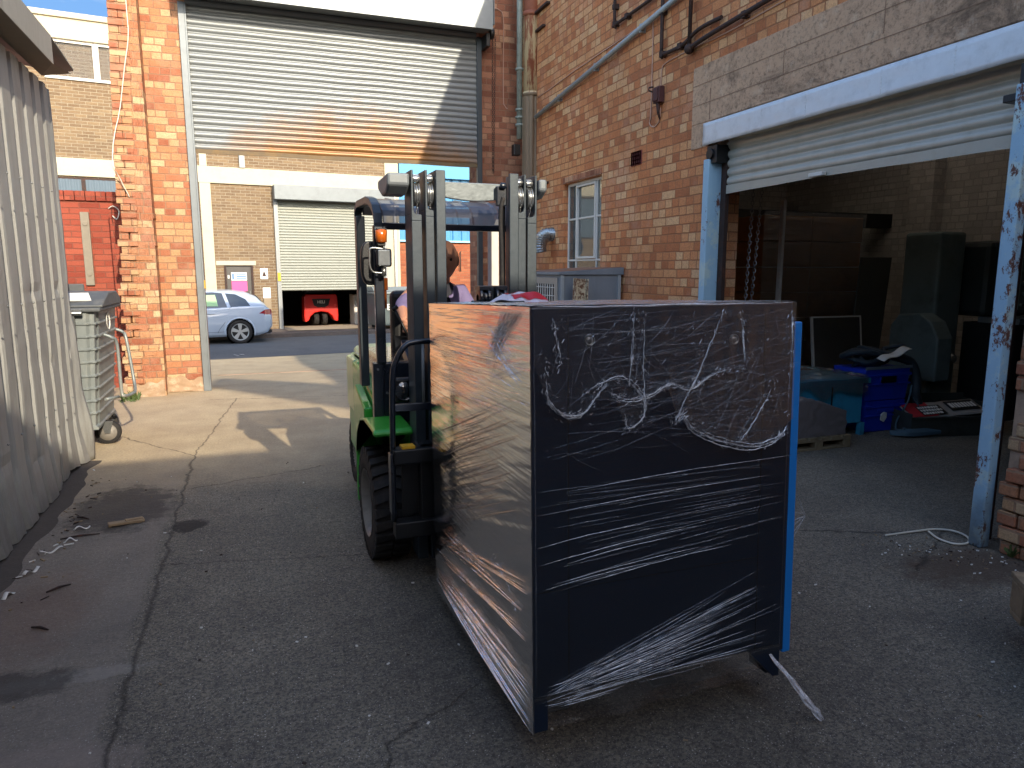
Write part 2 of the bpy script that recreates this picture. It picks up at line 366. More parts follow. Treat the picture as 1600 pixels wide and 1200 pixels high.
def m_film(name, white=.02, fac=.12, rough=.08, bs=(3, 3, 40), bstr=.5, tint='#cfd6de', graz=1.0, ext=1.2, fine=.35):
    t = NT(name)
    v = t.mul(t.pos(), bs); nz = t.noise(1.0, 6, .65, v, .6)
    nz2 = t.noise(9.0, 4, .6, None, 1.0)
    h = t.math('ADD', nz, t.math('MULTIPLY', nz2, fine))
    b = t.bump(h, bstr, .02)
    g = t.n('ShaderNodeBsdfGlossy'); g.inputs['Roughness'].default_value = rough; g.inputs['Color'].default_value = (.95, .95, .95, 1); t.put(g.inputs['Normal'], b)
    d = t.n('ShaderNodeBsdfDiffuse'); d.inputs['Color'].default_value = lin(tint); t.put(d.inputs['Normal'], b)
    tr = t.n('ShaderNodeBsdfTransparent'); tr.inputs[0].default_value = (.97, .97, .97, 1)
    lw = t.n('ShaderNodeFresnel'); lw.inputs['IOR'].default_value = 1.55; t.put(lw.inputs['Normal'], b)
    f = t.math('ADD', t.math('MULTIPLY', lw.outputs[0], ext), fac, clamp=True)
    a = t.n('ShaderNodeMixShader'); t.put(a.inputs[0], white); t.t.links.new(tr.outputs[0], a.inputs[1]); t.t.links.new(d.outputs[0], a.inputs[2])
    c = t.n('ShaderNodeMixShader'); t.put(c.inputs[0], f); t.t.links.new(a.outputs[0], c.inputs[1]); t.t.links.new(g.outputs[0], c.inputs[2])
    return t.done(c.outputs[0])
M['film'] = m_film('stretch_film', .008, .0, .09, (1.2, 1.2, 30), .28, ext=.65, fine=.1)
M['film_side'] = m_film('stretch_film_side', .010, .0, .06, (1.5, 1.2, 85), .19, ext=1.9, fine=.1)
M['film_drape'] = m_film('stretch_film_bunched', .022, .0, .1, (3, 3, 60), .2, ext=.3, fine=.15)
M['film_fold'] = m_film('stretch_film_fold', .65, .45, .2, (30, 30, 30), .8, ext=1.2, tint='#f6f9ff')
M['film_fine'] = m_film('stretch_film_fine_fold', .16, .22, .18, (30, 30, 30), .6, ext=1.0)
M['film_warm'] = m_film('stretch_film_side_fold', .08, .42, .12, (8, 8, 30), .5, ext=1.0)
def m_glass(name, tint='#20262a', rough=.05, bump=0.0):
    t = NT(name); return t.done(t.bsdf(tint, rough, 0, t.bump(t.noise(2.5, 3), .1 + bump, .01), 1.0, 1.0))
M['glass_dark'] = m_glass('window_glass')
def m_window_glass(name):
    t = NT(name); g = t.n('ShaderNodeBsdfGlossy'); g.inputs['Roughness'].default_value = .04
    d = t.n('ShaderNodeBsdfDiffuse'); t.put(d.inputs['Color'], t.mix(t.noise(5, 5), '#8c938f', '#6f7775'))
    tr = t.n('ShaderNodeBsdfTransparent'); tr.inputs[0].default_value = (.75, .8, .8, 1)
    a = t.n('ShaderNodeMixShader'); a.inputs[0].default_value = .35; t.t.links.new(tr.outputs[0], a.inputs[1]); t.t.links.new(d.outputs[0], a.inputs[2])
    lw = t.n('ShaderNodeFresnel'); lw.inputs[0].default_value = 1.6
    c = t.n('ShaderNodeMixShader'); t.t.links.new(t.math('ADD', lw.outputs[0], .08), c.inputs[0]); t.t.links.new(a.outputs[0], c.inputs[1]); t.t.links.new(g.outputs[0], c.inputs[2])
    return t.done(c.outputs[0])
M['pane'] = m_window_glass('dusty_pane')
M['pane_far'] = paint('pane_far', '#6f7f8a', .35, var=.3, scale=3)
M['curtain'] = paint('curtain', '#5d6b75', .8, var=.15, scale=3)

# ---------------------------------------------------------------- ground
def m_ground():
    t = NT('yard_asphalt'); P = t.sep(t.pos()); X, Y = P[0], P[1]
    base = t.mix(t.ramp(t.noise(1.3, 7, .62), [(.35, 0.0), (.68, 1.0)]), '#706759', '#8c8270')
    base = t.mix(t.ramp(t.noise(70, 4, .7), [(.38, .85), (.56, 0.0)]), base, '#302e2c')
    base = t.mix(t.ramp(t.noise(24, 6, .75), [(.4, .55), (.55, 0.0)]), base, '#3c3936')
    base = t.mix(t.ramp(t.noise(150, 3, .6), [(.58, 0.0), (.7, .5)]), base, '#b3ada3')
    base = t.mix(t.ramp(t.noise(3.4, 8, .75), [(.5, 0.0), (.7, .45)]), base, '#46423e')
    # aggregate chips
    vo = t.n('ShaderNodeTexVoronoi'); t.put(vo.inputs['Vector'], t.comb(X, Y, 0.0)); vo.inputs['Scale'].default_value = 85; 
    chip = t.math('LESS_THAN', vo.outputs['Distance'], t.math('MULTIPLY', t.noise(9, 3), .36))
    sepc = t.n('ShaderNodeSeparateColor'); t.put(sepc.inputs[0], vo.outputs['Color'])
    chip = t.math('MULTIPLY', chip, t.math('GREATER_THAN', sepc.outputs[0], .72))
    base = t.mix(t.math('MULTIPLY', chip, .75), base, '#c9c2b6')
    vo2 = t.n('ShaderNodeTexVoronoi'); t.put(vo2.inputs['Vector'], t.comb(X, Y, 0.0)); vo2.inputs['Scale'].default_value = 190
    s2 = t.n('ShaderNodeSeparateColor'); t.put(s2.inputs[0], vo2.outputs['Color'])
    sp = t.math('MULTIPLY', t.math('LESS_THAN', vo2.outputs['Distance'], .32), t.math('GREATER_THAN', s2.outputs[0], .72))
    base = t.mix(t.math('MULTIPLY', sp, .6), base, '#aca69c')
    # old concrete strip beside the shed (left of the long joint)
    wob = t.math('MULTIPLY', t.math('SUBTRACT', t.noise(3, 6, .7), .5), .14)
    Xw = t.math('ADD', X, wob)
    leftm = t.ramp(t.math('SUBTRACT', -.53, Xw), [(.0, 0.0), (.04, 1.0)])
    conc = t.mix(t.ramp(t.noise(2.2, 7, .7), [(.35, 0.0), (.7, 1.0)]), '#736a62', '#8b8075')
    conc = t.mix(t.math('MULTIPLY', chip, .3), conc, '#a09a90')
    base = t.mix(t.math('MULTIPLY', leftm, .55), base, conc)
    # forecourt concrete; its pale tone runs to the shadow edge, painting the sunlit patch
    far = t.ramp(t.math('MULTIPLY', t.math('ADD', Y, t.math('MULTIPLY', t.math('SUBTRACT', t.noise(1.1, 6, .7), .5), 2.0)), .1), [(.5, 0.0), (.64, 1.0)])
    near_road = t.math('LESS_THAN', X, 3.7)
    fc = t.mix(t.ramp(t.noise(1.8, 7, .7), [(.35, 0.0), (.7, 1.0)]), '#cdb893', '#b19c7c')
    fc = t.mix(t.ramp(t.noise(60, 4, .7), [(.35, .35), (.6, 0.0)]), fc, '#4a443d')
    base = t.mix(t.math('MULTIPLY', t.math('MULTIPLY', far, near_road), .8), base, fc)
    # damp / oily dirt patches, plus pale patches and a broad dark tint
    def blob(x, y, rx, ry, soft=.5):
        a = t.math('DIVIDE', t.math('SUBTRACT', X, x), rx); b = t.math('DIVIDE', t.math('SUBTRACT', Y, y), ry)
        d = t.math('ADD', t.math('MULTIPLY', a, a), t.math('MULTIPLY', b, b))
        d = t.math('ADD', d, t.math('MULTIPLY', t.math('SUBTRACT', t.noise(9, 8, .8), .5), 3.0))
        return t.math('DIVIDE', t.math('SUBTRACT', 1.0, d), soft, clamp=True)
    base = t.mix(t.math('MULTIPLY', blob(-.85, 5.1, .35, .55), .7), base, '#262220')
    base = t.mix(t.math('MULTIPLY', blob(-.42, 4.6, .12, .13), .9), base, '#1f1c1a')
    base = t.mix(t.math('MULTIPLY', blob(-1.0, 3.6, .3, .6, .9), .28), base, '#6a4330')
    base = t.mix(t.math('MULTIPLY', blob(-.72, 2.35, .34, .22), .5), base, '#8a7c72')  # pinkish gravel patch, painted paler as a lit spot
    base = t.mix(t.math('MULTIPLY', blob(-.72, 2.95, .3, .06), .6), base, '#8b857c')
    base = t.mix(t.math('MULTIPLY', blob(-.95, 2.95, .3, .13), .7), base, '#2b2826')
    base = t.mix(t.math('MULTIPLY', blob(3.55, 2.5, .55, .28, .8), .75), base, '#4a392c')
    base = t.mix(t.math('MULTIPLY', blob(1.3, 2.6, 1.1, 1.2, 1.2), .45), base, '#262627')  # broad soft darker tint around the wrapped load
    # cracks
    wx = t.math('MULTIPLY', t.math('SUBTRACT', t.noise(4, 6, .7), .5), .13); wy = t.math('MULTIPLY', t.math('SUBTRACT', t.noise(4.3, 6, .75, t.mul(t.pos(), (1, 1, 1)), 1.0), .5), .16)
    XX = t.math('ADD', X, wx); YY = t.math('ADD', Y, wy)
    def crack(x0, y0, x1, y1, wd):
        L = math.hypot(x1-x0, y1-y0); ux, uy = (x1-x0)/L, (y1-y0)/L
        ax = t.math('SUBTRACT', XX, x0); ay = t.math('SUBTRACT', YY, y0)
        s_ = t.math('ADD', t.math('MULTIPLY', ax, ux), t.math('MULTIPLY', ay, uy))
        d_ = t.math('ABSOLUTE', t.math('SUBTRACT', t.math('MULTIPLY', ax, uy), t.math('MULTIPLY', ay, ux)))
        out = t.math('MAXIMUM', t.math('SUBTRACT', 0.0, s_), t.math('SUBTRACT', s_, L)); d_ = t.math('ADD', d_, t.math('MAXIMUM', out, 0.0))
        return t.math('SUBTRACT', 1.0, t.math('DIVIDE', d_, t.math('MULTIPLY', t.math('ADD', t.noise(13, 3), .35), wd)), clamp=True)
    cr = crack(-.52, -2, -.5, 6.4, .017)
    for a in ((-.5, 4.0, .62, 3.75, .009), (.35, 2.15, .75, 2.36, .007), (.3, 1.85, .35, 2.15, .006), (2.3, 3.55, 3.7, 2.95, .02), (3.2, 2.55, 3.9, 2.95, .018),
              (-.45, 5.4, .5, 5.7, .01), (-1.2, 7.4, -.5, 6.4, .012), (-.5, 6.4, -.2, 9.2, .012), (1.2, 1.5, 1.9, 1.35, .01), (-.5, 9.2, 1.3, 8.9, .012)):
        cr = t.math('MAXIMUM', cr, crack(*a))
    base = t.mix(t.math('MULTIPLY', cr, .7), base, '#211e1c')
    hgt = t.math('ADD', t.math('MULTIPLY', t.noise(75, 5, .75), .5), t.math('MULTIPLY', t.math('SUBTRACT', 1.0, cr), .9))
    hgt = t.math('ADD', hgt, t.math('MULTIPLY', t.noise(6, 4, .6), .8))
    hgt = t.math('ADD', hgt, t.math('MULTIPLY', chip, .5)); hgt = t.math('ADD', hgt, t.math('MULTIPLY', t.noise(24, 6, .75), .8))
    rgh = t.math('MULTIPLY_ADD', t.noise(3, 4), .3, .62)
    return t.done(t.bsdf(base, rgh, 0, t.bump(hgt, .7, .012), .4))
def gz(y):
    t = min(1, max(0, (y - 9.9) / 6.2)); return -.38 * (t*t*(3-2*t)*.5 + t*.5)
ys = [-60, -30, -15, -8] + [-4 + .5*i for i in range(28)] + [10 + .35*i for i in range(20)] + [18, 22, 30, 45, 70, 120]
xs = [-90, -50, -25, -12, -8] + [-6 + .5*i for i in range(36)] + [14, 20, 35, 60, 90]
g = MB(); nx = len(xs)
g.add([(x, y, gz(y)) for y in ys for x in xs], [(j*nx+i, j*nx+i+1, (j+1)*nx+i+1, (j+1)*nx+i) for j in range(len(ys)-1) for i in range(nx-1)], True)
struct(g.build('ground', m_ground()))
def m_sky():
    t = NT('sky_backdrop'); P = t.sep(t.pos()); el = t.math('DIVIDE', P[2], 240.0)
    blue = t.ramp(el, [(0.0, '#a8c8ea'), (.25, '#7fb0e8'), (.8, '#4a86d8')])
    cl = t.ramp(t.noise(.012, 8, .62, t.mul(t.pos(), (1, 1, 2.2)), .4), [(.50, 0.0), (.68, .8)])
    c = t.mix(cl, blue, '#eef2f6'); e = t.n('ShaderNodeEmission'); t.put(e.inputs[0], c); e.inputs[1].default_value = .36
    return t.done(e.outputs[0])
sb_ = MB(); sb_.grid(48, 24, lambda a, b: (250*math.sin(R(-75 + 150*a))*math.cos(R(-1 + 52*b)), 250*math.cos(R(-75 + 150*a))*math.cos(R(-1 + 52*b)), 250*math.sin(R(-1 + 52*b))))
struct(sb_.build('sky', m_sky()))
FR = R(6.4); FO = Vector((3.54, 23.522, -.38)); FM = Matrix.Translation(FO) @ Matrix.Rotation(FR, 4, 'Z')
def asph(name, a, b):
    t = NT(name); c = t.mix(t.ramp(t.noise(1.1, 7, .65), [(.35, 0.0), (.68, 1.0)]), a, b)
    c = t.mix(t.ramp(t.noise(50, 4, .7), [(.35, .5), (.6, 0.0)]), c, '#2a2928')
    return t.done(t.bsdf(c, .8, 0, t.bump(t.noise(60, 5, .7), .5, .01), .4))
rd = MB(); rd.grid(30, 4, lambda a, b: FM @ Vector((-30 + 60*a, -6.35 + 4.65*b, .004)), False)
struct(rd.build('road', asph('road_asphalt', '#5a5a5b', '#6c6b6a')))
k = MB(); k.add([FM @ Vector(p) for p in ((-30,-1.7,.0),(30,-1.7,.0),(30,-1.7,.11),(-30,-1.7,.11),(30,0,.13),(-30,0,.13))], [(0,1,2,3),(3,2,4,5)])
struct(k.build('pavement', asph('pavement_asphalt', '#6d6058', '#5b524c')))
k = MB(); k.box(-.52, 3.6, 12.3, 12.36, gz(12.33)-.05, gz(12.33)+.006, None)
struct(k.build('drain_edge', M['concrete_lintel']))

# ---------------------------------------------------------------- yard building on the right
def wallquad(mb, X0, y0, y1, z0, z1, th=.35): mb.box(X0, X0 + th, y0, y1, z0, z1)
yb = thing('brick_workshop', 'brick workshop on the right with a wide half-open shutter doorway and a small metal window', 'building', (5, 5, 0))
mb = MB()
DY0, DY1, DZ = 2.68, 5.46, 2.62
WY0, WY1, WZ0, WZ1 = 7.47, 8.5, 1.3, 2.62
# window wall and doorway wall around their openings, butted end to end
mb.box(3.85, 4.2, 5.46, WY0, 0, 2.62); mb.box(3.85, 4.2, WY0, WY1, 0, WZ0); mb.box(3.85, 4.2, WY1, 10.5, 0, 2.62)
mb.box(3.85, 4.2, 5.72, 10.5, 2.62, 3.32); mb.box(3.85, 4.2, -9, 2.66, 2.62, 3.32)
mb.box(3.85, 4.2, -9, 10.5, 3.32, 5.46); mb.box(3.85, 4.2, -9, 8.0, 5.46, 6.78)
mb.box(3.85, 4.2, -9, 2.1, 0, 2.62)
mb.box(4.2, 14, 7.7, 8.0, 5.46, 6.78); 
mb.build('wall', M['brick_yard'], yb)
# ragged brick jamb beside the near door post: single bricks in their courses
jb = MB(); random.seed(5)
z = 0.0; r = 0
while z < 2.6:
    h = .073; out = .012 if r % 2 else 0
    miss = random.random() < .12 and z > .3
    y = 2.62 - rnd(0, .05) - (.09 if miss else 0)
    widths = (.225, .11, .225) if r % 2 else (.11, .225, .225)
    for wd in widths:
        if y - wd < 2.1: wd = y - 2.1
        if wd <= .02: break
        o = rnd(-.012, .012) + (-.02 if z < .5 else 0); tw = rnd(-.02, .02)
        jb.obox((3.85 + .17 + o, y - wd/2, z + h/2), (.34, wd - .008, h), (rnd(-.012, .012), 0, tw)); y -= wd
    z += .083; r += 1
jm = jb.build('jamb_bricks', M['brick_pier'], yb, bevel=.008)
jbm = MB(); jbm.box(3.87, 4.18, 2.1, 2.6, 0, 2.62); jbm.build('jamb_mortar', M['concrete_lintel'], yb)
def m_lintel():
    t = NT('stained_lintel_concrete'); c = t.mix(t.noise(2.2, 7, .7), '#b08d70', '#c9aa8c')
    c = t.mix(t.ramp(t.noise(1.7, 9, .8, t.mul(t.pos(), (1, 1, 1.6)), .6), [(.5, 0.0), (.66, .75)]), c, '#4a3f36')
    c = t.mix(t.ramp(t.noise(34, 6, .75), [(.36, .6), (.5, 0.0)]), c, '#5a4a3c')
    c = t.mix(t.ramp(t.noise(6, 7, .75), [(.55, 0.0), (.75, .5)]), c, '#d8c3aa')
    return t.done(t.bsdf(c, .92, 0, t.bump(t.noise(38, 8, .8), 1.0, .008), .3))
M['lintel'] = m_lintel()
# concrete lintel with formwork joints
lb = MB(); lb.box(3.842, 4.2, 2.66, 5.72, 2.83, 3.32); lb.box(3.842, 4.2, 5.46, 5.72, 2.62, 2.83)
lb.build('lintel', M['lintel'], yb, bevel=.006)
lj = MB()
for zz in (2.99, 3.16): lj.box(3.8395, 3.842, 2.66, 5.71, zz, zz + .004)
for yy, za, zb in ((5.45, 2.84, 3.1), (4.55, 2.99, 3.16), (3.65, 3.02, 3.25), (3.0, 3.1, 3.3)): lj.box(3.838, 3.842, yy, yy + .004, za, zb)
lj.build('lintel_joint', paint('joint_shadow', '#8a6f5b', .9), yb)
fl = MB(); fl.grid(90, 6, lambda a, b: (3.80 + .004*fn(a*40, b*3) + .003*fn(a*90, b*9, 4), 5.48 - a*2.9, 2.62 + b*.185 + .004*fn(a*9, 7)))
fl.build('flashing', M['flash_sheet'], yb, sol=.003)
flt = MB(); flt.box(3.802, 3.85, 2.58, 5.48, 2.805, 2.809); 
for yy in (5.3, 4.72, 4.25, 3.6, 3.1):
    for q in range(9): flt.cyl((3.794, yy + rnd(-.004,.004), 2.635 + q*.019), (3.80, yy, 2.635 + q*.019), .0028, 6)
flt.build('flashing_rivets', M['flash_sheet'], yb)
# window header course and window
wh = MB()
for i in range(9):
    wh.box(3.835, 4.1, WY0 + i*.118, WY0 + i*.118 + .11, 2.625, 2.70)
wh.build('window_header', M['brick_shade'], yb, bevel=.004)
wf = MB(); fx = 3.905
def bar(mb, y0, y1, z0, z1, x0=fx, d=.035): mb.box(x0, x0 + d, y0, y1, z0, z1)
bar(wf, WY0, WY0+.03, WZ0, WZ1); bar(wf, WY1-.03, WY1, WZ0, WZ1); bar(wf, WY0+.03, WY1-.03, WZ1-.03, WZ1); bar(wf, WY0+.03, WY1-.03, WZ0, WZ0+.03)
for yy in (7.68, 8.24): bar(wf, yy, yy+.022, WZ0+.03, WZ1-.03)
for zz in (1.66, 2.17): bar(wf, WY0+.03, WY1-.03, zz, zz+.022, fx-.002, .039)
bar(wf, 7.70, 7.725, 1.69, 2.58, fx-.02); bar(wf, 8.2, 8.225, 1.69, 2.58, fx-.02); bar(wf, 7.725, 8.2, 2.555, 2.58, fx-.02); bar(wf, 7.725, 8.2, 1.69, 1.715, fx-.02)
wfo = wf.build('window', M['white'], yb, bevel=.003)
wp = MB(); wp.box(fx+.012, fx+.018, WY0+.03, WY1-.03, WZ0+.03, WZ1-.03); wp.build('pane', M['pane'], wfo)
wp = MB(); wp.box(4.15, 4.16, 7.7, 8.0, 1.75, 2.45); wp.box(4.12, 4.16, 7.75, 7.95, 1.72, 1.76); wp.build('notice_sheet', M['paper'], wfo)
ws = MB(); ws.box(3.80, 3.90, WY0-.02, WY1+.02, WZ0-.05, WZ0); ws.build('window_sill', M['concrete_lintel'], yb, bevel=.005)
vt = MB(); vt.box(3.84, 3.85, 6.59, 6.80, 2.62, 2.76)
for i in range(5):
    for j in range(4): vt.box(3.828, 3.8405, 6.60+i*.043, 6.607+i*.043, 2.625, 2.755); vt.box(3.83, 3.8405, 6.60, 6.79, 2.63+j*.04, 2.637+j*.04)
vt.build('air_brick', paint('terracotta', '#7d3f3a', .8), yb)
# door posts, track, shutter of the workshop
dp = MB(); dp.box(3.80, 3.94, 5.375, 5.455, 0, 2.5); dp.build('door_post', M['bluepost'], yb, bevel=.006)
dp = MB(); 
for xx0, xx1, ya, yb_ in ((3.79, 3.86, 2.652, 2.728),): dp.box(xx0, xx1, ya, yb_, 0, 2.5)
dp.build('door_post', M['bluepost'], yb, bevel=.008)
tr = MB(); tr.box(3.93, 3.97, 5.30, 5.37, 0, 2.5); tr.box(3.95, 3.99, 2.73, 2.76, 0, 2.6); tr.build('door_track', M['dark_iron'], yb, bevel=.003, each=True)
bk = MB(); bk.box(3.82, 3.98, 5.30, 5.44, 2.46, 2.61); bk.cyl((3.80, 5.38, 2.54), (3.9, 5.38, 2.54), .045); bk.box(3.80, 3.97, 2.70, 2.80, 2.42, 2.46); bk.box(3.80, 3.84, 2.66, 2.72, 2.44, 2.6)
bk.build('shutter_bracket', M['black'], yb, bevel=.004, each=True)
def slats(mb, fn3, u0, u1, z0, z1, pitch, depth, nu=60, per=8, wav=0.0):
    n = max(1, int(round((z1 - z0) / pitch))); pitch = (z1 - z0) / n
    prof = []
    for i in range(n):
        for k_ in range(per):
            f = k_ / per; prof.append((z0 + (i + f) * pitch, -depth * math.sin(math.pi * min(1, f / .86)) ** .7 if f < .86 else depth*.25))
    prof.append((z1, 0))
    m_ = len(prof) - 1
    mb.grid(nu, m_, lambda a, b: fn3(u0 + (u1 - u0) * a, prof[int(round(b * m_))][1], prof[int(round(b * m_))][0] + wav * fn(a * 7, prof[int(round(b * m_))][0] * 2)))
sh = MB(); slats(sh, lambda u, d, z: (3.955 + d + .01*math.sin((u-2.7)/2.6*math.pi), u, z), 2.74, 5.32, 2.275, 2.80, .075, .018, 50, 10)
sho = sh.build('roller_shutter', paint('pale_slats', '#bab8ad', .42, .25, var=.12, scale=9, dirt='#8a7f68', dirt_amt=.35), yb, weld=False)
sb = MB(); sb.grid(50, 1, lambda a, b: (3.935 + .01*math.sin(a*math.pi), 2.74 + a*2.58, 2.20 + .075*b + (.018*math.sin(a*3.1) if b < .5 else 0) + .004*fn(a*6))); sb.box(3.945, 3.975, 2.74, 5.32, 2.225, 2.26)
sb.build('bottom_rail', paint('rail_grey', '#aaa79a', .5, .25, var=.1, scale=9, dirt='#8a7f68', dirt_amt=.35), sho)
hs = MB(); hs.box(3.905, 3.94, 4.16, 4.30, 2.222, 2.25); hs.build('handle_plate', M['white'], sho, bevel=.004)
# interior shell
it = MB(); it.box(8.3, 8.6, .3, 9.9, 0, 3.6); it.box(4.2, 8.3, 9.6, 9.9, 0, 3.6); it.box(4.2, 8.3, .3, .6, 0, 3.6); it.box(8.1, 8.298, 6.75, 7.1, 0, 3.6)
it.build('inner_wall', M['brick_white'], yb)
it = MB(); it.box(4.2, 5.4, .3, 9.9, 3.6, 3.8); it.box(8.1, 8.6, .3, 9.9, 3.6, 3.8); it.box(5.4, 8.1, .3, 4.0, 3.6, 3.8); it.box(5.4, 8.1, 7.4, 9.9, 3.6, 3.8); it.box(4.2, 8.3, 5.1, 5.25, 3.1, 3.6); it.build('ceiling', paint('dark_ceiling', '#6a6864', .9), yb)
it = MB(); it.box(4.95, 5.82, 7.55, 8.1, 0, 2.12); it.build('inner_pier', M['brick_white'], yb, bevel=.01)
it = MB(); it.box(4.9, 8.3, 7.5, 7.7, 2.12, 2.3); it.box(4.9, 5.8, 7.5, 7.549, 1.2, 1.28); it.build('inner_beam', paint('dark_beam', '#24211f', .8), yb)
t_ = NT('fill_panel_sheet'); tl_ = t_.n('ShaderNodeBsdfTranslucent'); tl_.inputs[0].default_value = (.42, .41, .38, 1)
rl = MB(); rl.box(5.4, 8.1, 4.0, 7.4, 3.69, 3.70); rl.build('interior_fill_panel', t_.done(tl_.outputs[0]), yb)  # added to brighten the interior; ceiling and roof left open for it
rf = MB(); rf.box(8.8, 14, -9, 8.0, 6.5, 6.7); rf.box(4.2, 14, 8.0, 10.5, 5.2, 5.4); rf.box(13.7, 14, -9, 10.5, 0, 5.2); rf.box(4.2, 13.7, 10.2, 10.5, 0, 5.2); rf.build('roof', M['concrete_lintel'], yb)

# pipes and cables on the workshop wall
def pipe(name, pts, r, mat, label, cat='pipe', seg=10, group=None, extra=None):
    mb = MB(); mb.tube(pts, r, seg)
    if extra: extra(mb)
    return tag(mb.build(name, mat), label, cat, group)
pipe('conduit', [(3.80, 9.35, 3.60), (3.80, 5.2, 4.08)], .027, M['conduit'], 'pale grey conduit running diagonally up the brick wall', seg=14,
     extra=lambda m: [m.box(3.79, 3.85, y-.012, y+.012, 3.60+(9.35-y)*.1157-.04, 3.60+(9.35-y)*.1157+.04) for y in (8.6, 7.6, 6.6)])
def clips(m, pts):
    for p in pts: m.obox(p, (.06, .05, .05))
pipe('iron_pipe', smoothpath([(3.81, 7.17, 5.3), (3.81, 7.17, 4.2), (3.81, 7.13, 4.12), (3.81, 7.05, 4.12), (3.81, 5.2, 4.16)], 4), .017, M['dark_iron'], 'thin dark iron pipe dropping then turning right, farthest along the wall', group=None, extra=lambda m: clips(m, [(3.82, 7.17, 4.3), (3.82, 6.9, 4.125), (3.82, 7.16, 4.13)]))
pipe('iron_pipe', smoothpath([(3.81, 6.22, 5.3), (3.81, 6.22, 3.7), (3.81, 6.2, 3.58), (3.81, 6.1, 3.56), (3.81, 5.86, 3.56), (3.81, 5.62, 3.62), (3.81, 5.3, 3.62)], 4), .018, M['dark_iron'], 'middle dark iron pipe with a kinked elbow beneath the diagonal conduit', extra=lambda m: clips(m, [(3.82, 6.22, 3.95), (3.82, 6.2, 3.57), (3.82, 5.9, 3.56), (3.82, 6.22, 4.3)]))
pipe('iron_pipe', [(3.80, 5.74, 5.3), (3.80, 5.74, 3.50)], .018, M['dark_iron'], 'short vertical iron pipe ending in a round joint near the concrete lintel', extra=lambda m: m.sphere((3.80, 5.74, 3.49), .045))
pipe('iron_pipe', smoothpath([(3.80, 5.74, 3.49), (3.80, 5.5, 3.52), (3.80, 4.6, 3.57), (3.80, 3.0, 3.66)], 4), .02, M['dark_iron'], 'dark iron pipe running right above the concrete lintel', extra=lambda m: clips(m, [(3.82, 5.0, 3.548), (3.82, 4.2, 3.59)]))
def wob(pts, n=10, a=.008, s=0): 
    P = smoothpath(pts, n); return [p + Vector((0, 0, a * fn(i*.35, s))) for i, p in enumerate(P)]
pipe('cable', wob([(3.842, 9.4, 3.86), (3.842, 8.2, 3.92), (3.842, 7.2, 3.95), (3.842, 6.5, 3.97)], 10) + [Vector(p) for p in ((3.842, 6.44, 3.95), (3.842, 6.43, 3.8))] + wob([(3.842, 6.43, 3.7), (3.842, 6.43, 3.1), (3.842, 6.45, 2.99), (3.842, 6.36, 2.94), (3.842, 6.27, 2.99), (3.842, 6.25, 3.1)], 8), .006, M['cable'], 'pink cable running along the wall then looping down to the switch box', 'cable', 6)
pipe('cable', wob([(3.842, 6.26, 3.28), (3.842, 6.25, 3.44), (3.842, 6.18, 3.49), (3.842, 5.8, 3.50), (3.842, 5.0, 3.50), (3.842, 3.2, 3.58)], 10), .006, M['cable'], 'thin cable rising from the switch box and running right over the lintel', 'cable', 6)
sw = thing('switch_box', 'small rusty maroon switch box on the brick wall with a lever', 'switch', (3.82, 6.26, 3.1))
m = MB(); m.box(3.785, 3.85, 6.20, 6.31, 3.14, 3.29); m.box(3.77, 3.785, 6.215, 6.295, 3.155, 3.275); m.build('body', paint('maroon_iron', '#4e2c2b', .7, .1, dirt='#6b4a35'), sw, bevel=.008)
m = MB(); m.tube([(3.81, 6.25, 3.14), (3.815, 6.25, 3.05), (3.835, 6.25, 2.99)], [.022, .014, .006], 10); m.build('cable_gland', M['dark_iron'], sw)
m = MB(); m.tube([(3.79, 6.31, 3.25), (3.76, 6.345, 3.27), (3.76, 6.345, 3.295), (3.79, 6.31, 3.30)], .008, 8); m.build('lever', M['dark_iron'], sw)
fd = thing('flue_duct', 'crinkled foil flue duct elbow poking from the brick wall', 'duct', (3.7, 8.6, 1.8))
m = MB(); pts = smoothpath([(3.86, 8.86, 2.02), (3.76, 8.86, 2.01), (3.68, 8.84, 1.95), (3.65, 8.82, 1.86), (3.66, 8.82, 1.78)], 8)
m.tube(pts, [.085 + (.009 if i % 2 else -.004) for i in range(len(pts))], 20, smooth=False); m.build('duct', paint('foil', '#b8babb', .25, .9, var=.3, scale=30, bump=.8, bscale=40), fd)

# rainwater downpipe in the corner
dw = thing('downpipe', 'thick rusty cream and brown downpipe in the corner of the yard', 'pipe', (3.82, 9.55, 0))
m = MB(); m.cyl((3.82, 9.55, 3.93), (3.82, 9.55, 7), .118, 28); m.tube([(3.82, 9.55, 3.9), (3.82, 9.55, 3.96)], .126, 28); m.tube([(3.82, 9.55, 4.93), (3.82, 9.55, 4.99)], .13, 28)
m.build('pipe', M['downpipe'], dw)
m = MB(); prof = []
for i in range(40):
    a = 2*math.pi*i/40; r_ = .118 - (.012 if (i % 5) in (0, 1) else 0); prof.append((3.805 + r_*math.cos(a), 9.55 + r_*math.sin(a)))
m.prism(prof, 2, 0, 3.9); m.build('lower_pipe', M['downpipe'], dw)
m = MB(); m.box(3.80, 3.86, 9.0, 9.5, 4.93, 4.96); m.box(3.81, 3.86, 9.15, 9.42, 4.70, 4.73); m.box(3.80, 3.86, 9.0, 9.42, 2.69, 2.715); m.build('bracket', M['dark_iron'], dw, bevel=.004, each=True)
tp = thing('thin_waste_pipe', 'thin grey green waste pipe beside the thick downpipe', 'pipe', (3.66, 9.62, 0))
m = MB(); m.cyl((3.665, 9.62, 3.35), (3.665, 9.62, 7), .04, 16); 
for zz in (4.25, 3.72, 3.62, 3.52): m.cyl((3.665, 9.62, zz), (3.665, 9.62, zz+.03), .058, 16)
m.build('pipe', M['cast_green'], tp)
